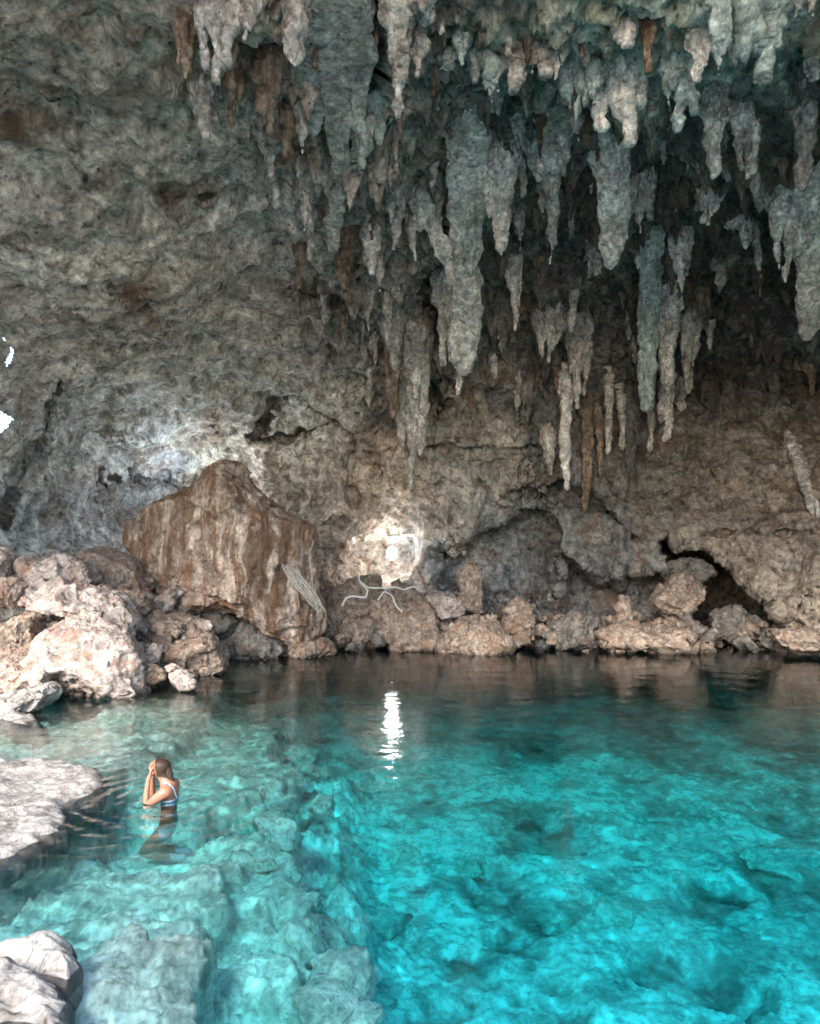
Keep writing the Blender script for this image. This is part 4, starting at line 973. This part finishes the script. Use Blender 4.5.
for s, sd in ((-1, 'n'), (1, 'f')):
    nd[sd + 'sh'] = ((.145, s * .175, .19), .070); nd[sd + 'ua'] = ((.03, s * .17, .10), .056); nd[sd + 'el'] = ((-.085, s * .12, .015), .040); nd[sd + 'fa'] = ((-.095, s * .095, .13), .037); nd[sd + 'wr'] = ((-.085, s * .065, .285), .025); nd[sd + 'pm'] = ((-.070, s * .052, .345), (.034, .016)); nd[sd + 'kn'] = ((-.058, s * .048, .395), (.034, .013))
    eg += [('upch', sd + 'sh'), (sd + 'sh', sd + 'ua'), (sd + 'ua', sd + 'el'), (sd + 'el', sd + 'fa'), (sd + 'fa', sd + 'wr'), (sd + 'wr', sd + 'pm'), (sd + 'pm', sd + 'kn')]
    for q in range(4):
        dx = (q - 1.5) * .019; ln = (.062, .074, .07, .055)[q]
        nd[sd + 'f%da' % q] = ((-.056 + dx, s * .047, .415), .0095); nd[sd + 'f%db' % q] = ((-.045 + dx * 1.05, s * .040, .415 + ln * .55), .0088); nd[sd + 'f%dc' % q] = ((-.028 + dx, s * .030, .415 + ln), .0075)
        eg += [(sd + 'kn', sd + 'f%da' % q), (sd + 'f%da' % q, sd + 'f%db' % q), (sd + 'f%db' % q, sd + 'f%dc' % q)]
    nd[sd + 't1'] = ((-.045, s * .045, .345), .011); nd[sd + 't2'] = ((-.015, s * .055, .372), .009)
    eg += [(sd + 'pm', sd + 't1'), (sd + 't1', sd + 't2')]
    nd[sd + 'hp'] = ((.12, s * .085, -.28), .092); nd[sd + 'th'] = ((-.02, s * .10, -.40), .076); nd[sd + 'k'] = ((-.14, s * .11, -.52), .055); nd[sd + 'cf'] = ((.06, s * .10, -.545), .050); nd[sd + 'an'] = ((.24, s * .09, -.56), .034); nd[sd + 'to'] = ((.37, s * .09, -.57), (.032, .022))
    eg += [('pelvis', sd + 'hp'), (sd + 'hp', sd + 'th'), (sd + 'th', sd + 'k'), (sd + 'k', sd + 'cf'), (sd + 'cf', sd + 'an'), (sd + 'an', sd + 'to')]
me = skin('body', nd, eg, 'pelvis')
V = get_v(me).astype(float)
# face: nose, brow, eye hollows
def push(c, r, d):
    w = np.exp(-(((V - np.array(c)) / r) ** 2).sum(1)); return w[:, None] * np.array(d)
V += push((-.055, 0, .40), .018, (-.022, 0, 0)) + push((-.05, .03, .43), .016, (.010, 0, 0)) + push((-.05, -.03, .43), .016, (.010, 0, 0)) + push((-.04, 0, .345), .03, (-.012, 0, 0))
set_v(me, V)
pe = bpy.data.objects.new('person', None); COL.objects.link(pe); bz = -.68
pe.location = (float(PX), float(PYY), bz); pe.scale = (.93, .93, .93); tag(pe, 'person kneeling chest deep in the shallow water holding both hands to the face', 'person')
off3 = np.array([-.03, 0, -bz])
def ppart(name, me, mat, parent=pe):
    rebase(me, -off3); return link(name, me, mat, parent)
body = ppart('body', me, M_skin)
def cloth(name, planes, off, mat=None):
    bm = bmesh.new(); bm.from_mesh(body.data)
    for co, no in planes:   # keep what lies on the side the normal points to
        co = Vector(co) + Vector(off3)
        bmesh.ops.bisect_plane(bm, geom=bm.verts[:] + bm.edges[:] + bm.faces[:], plane_co=co, plane_no=Vector(no), clear_inner=True)
    bm.normal_update()
    for v in bm.verts: v.co += v.normal * off
    m_ = bpy.data.meshes.new(name); bm.to_mesh(m_); bm.free(); m_.materials.clear(); return link(name, m_, mat or M_suit, pe)
cloth('bikini_top', [((0, 0, .005), (0, 0, 1)), ((0, 0, .05), (.15, 0, -1)), ((.015, 0, 0), (1, 0, 0))], .005)
cloth('bikini_bottom', [((0, 0, -.215), (0, 0, -1)), ((.06, 0, -.25), (1, 0, .45))], .005)
cloth('hair', [((.0, 0, .42), (1, 0, .22)), ((.02, 0, .33), (.2, 0, 1))], .017, M_hair)
hn = {'a': ((.085, 0, .43), (.05, .07)), 'b': ((.115, -.005, .35), (.04, .055)), 'c': ((.15, -.01, .26), (.030, .045)), 'd': ((.185, -.02, .16), (.018, .03))}
ppart('wet_ponytail', skin('wet_ponytail', hn, [('a', 'b'), ('b', 'c'), ('c', 'd')], 'b'), M_hair)
b = MB(); b.tube([(.10, -.10, .255), (.16, -.11, .262), (.215, -.10, .20), (.235, -.06, .10), (.24, -.02, .04)], .009, 8); ppart('shoulder_strap', b.mesh('shoulder_strap'), M_suit)

for ho in [c for c in pe.children if c.name.startswith(('hair', 'wet_ponytail'))]:
    V = get_v(ho.data); set_v(ho.data, V + get_n(ho.data) * (ridged(V * np.array([25, 70, 12.]), 2) * .006)[:, None])
# ------------------------------------------------------------------ light
SUN_EL = 35; sun_from = Vector((-.40, -1, 0)).normalized(); el = math.radians(SUN_EL)
svec = Vector((sun_from.x * math.cos(el), sun_from.y * math.cos(el), math.sin(el)))
sl = bpy.data.lights.new('sun', 'SUN'); sl.energy = 2.6; sl.angle = math.radians(26); sl.color = (1, .95, .88)
so = bpy.data.objects.new('sun', sl); COL.objects.link(so); so.rotation_euler = svec.to_track_quat('Z', 'Y').to_euler()
so.location = (-5, -15, 25)
w = bpy.data.worlds.new('World'); scn.world = w; w.use_nodes = True; t = w.node_tree; t.nodes.clear()
sk = t.nodes.new('ShaderNodeTexSky'); sk.sky_type = 'NISHITA'; sk.sun_disc = False; sk.sun_elevation = el; sk.sun_rotation = math.atan2(svec.x, svec.y)
bg = t.nodes.new('ShaderNodeBackground'); bg.inputs[1].default_value = .15; ow = t.nodes.new('ShaderNodeOutputWorld')
t.links.new(sk.outputs[0], bg.inputs[0]); t.links.new(bg.outputs[0], ow.inputs[0])
scn.view_settings.view_transform = 'Standard'; scn.view_settings.look = 'None'; scn.view_settings.gamma = 1; scn.view_settings.use_curve_mapping = False
scn.view_settings.exposure = 2.3
cy = scn.cycles
cy.adaptive_threshold = .02; cy.max_bounces = 6; cy.diffuse_bounces = 3; cy.glossy_bounces = 3; cy.transmission_bounces = 4; cy.transparent_max_bounces = 12; cy.volume_bounces = 0
cy.caustics_reflective = False; cy.caustics_refractive = False; cy.use_denoising = True; cy.sample_clamp_indirect = 6
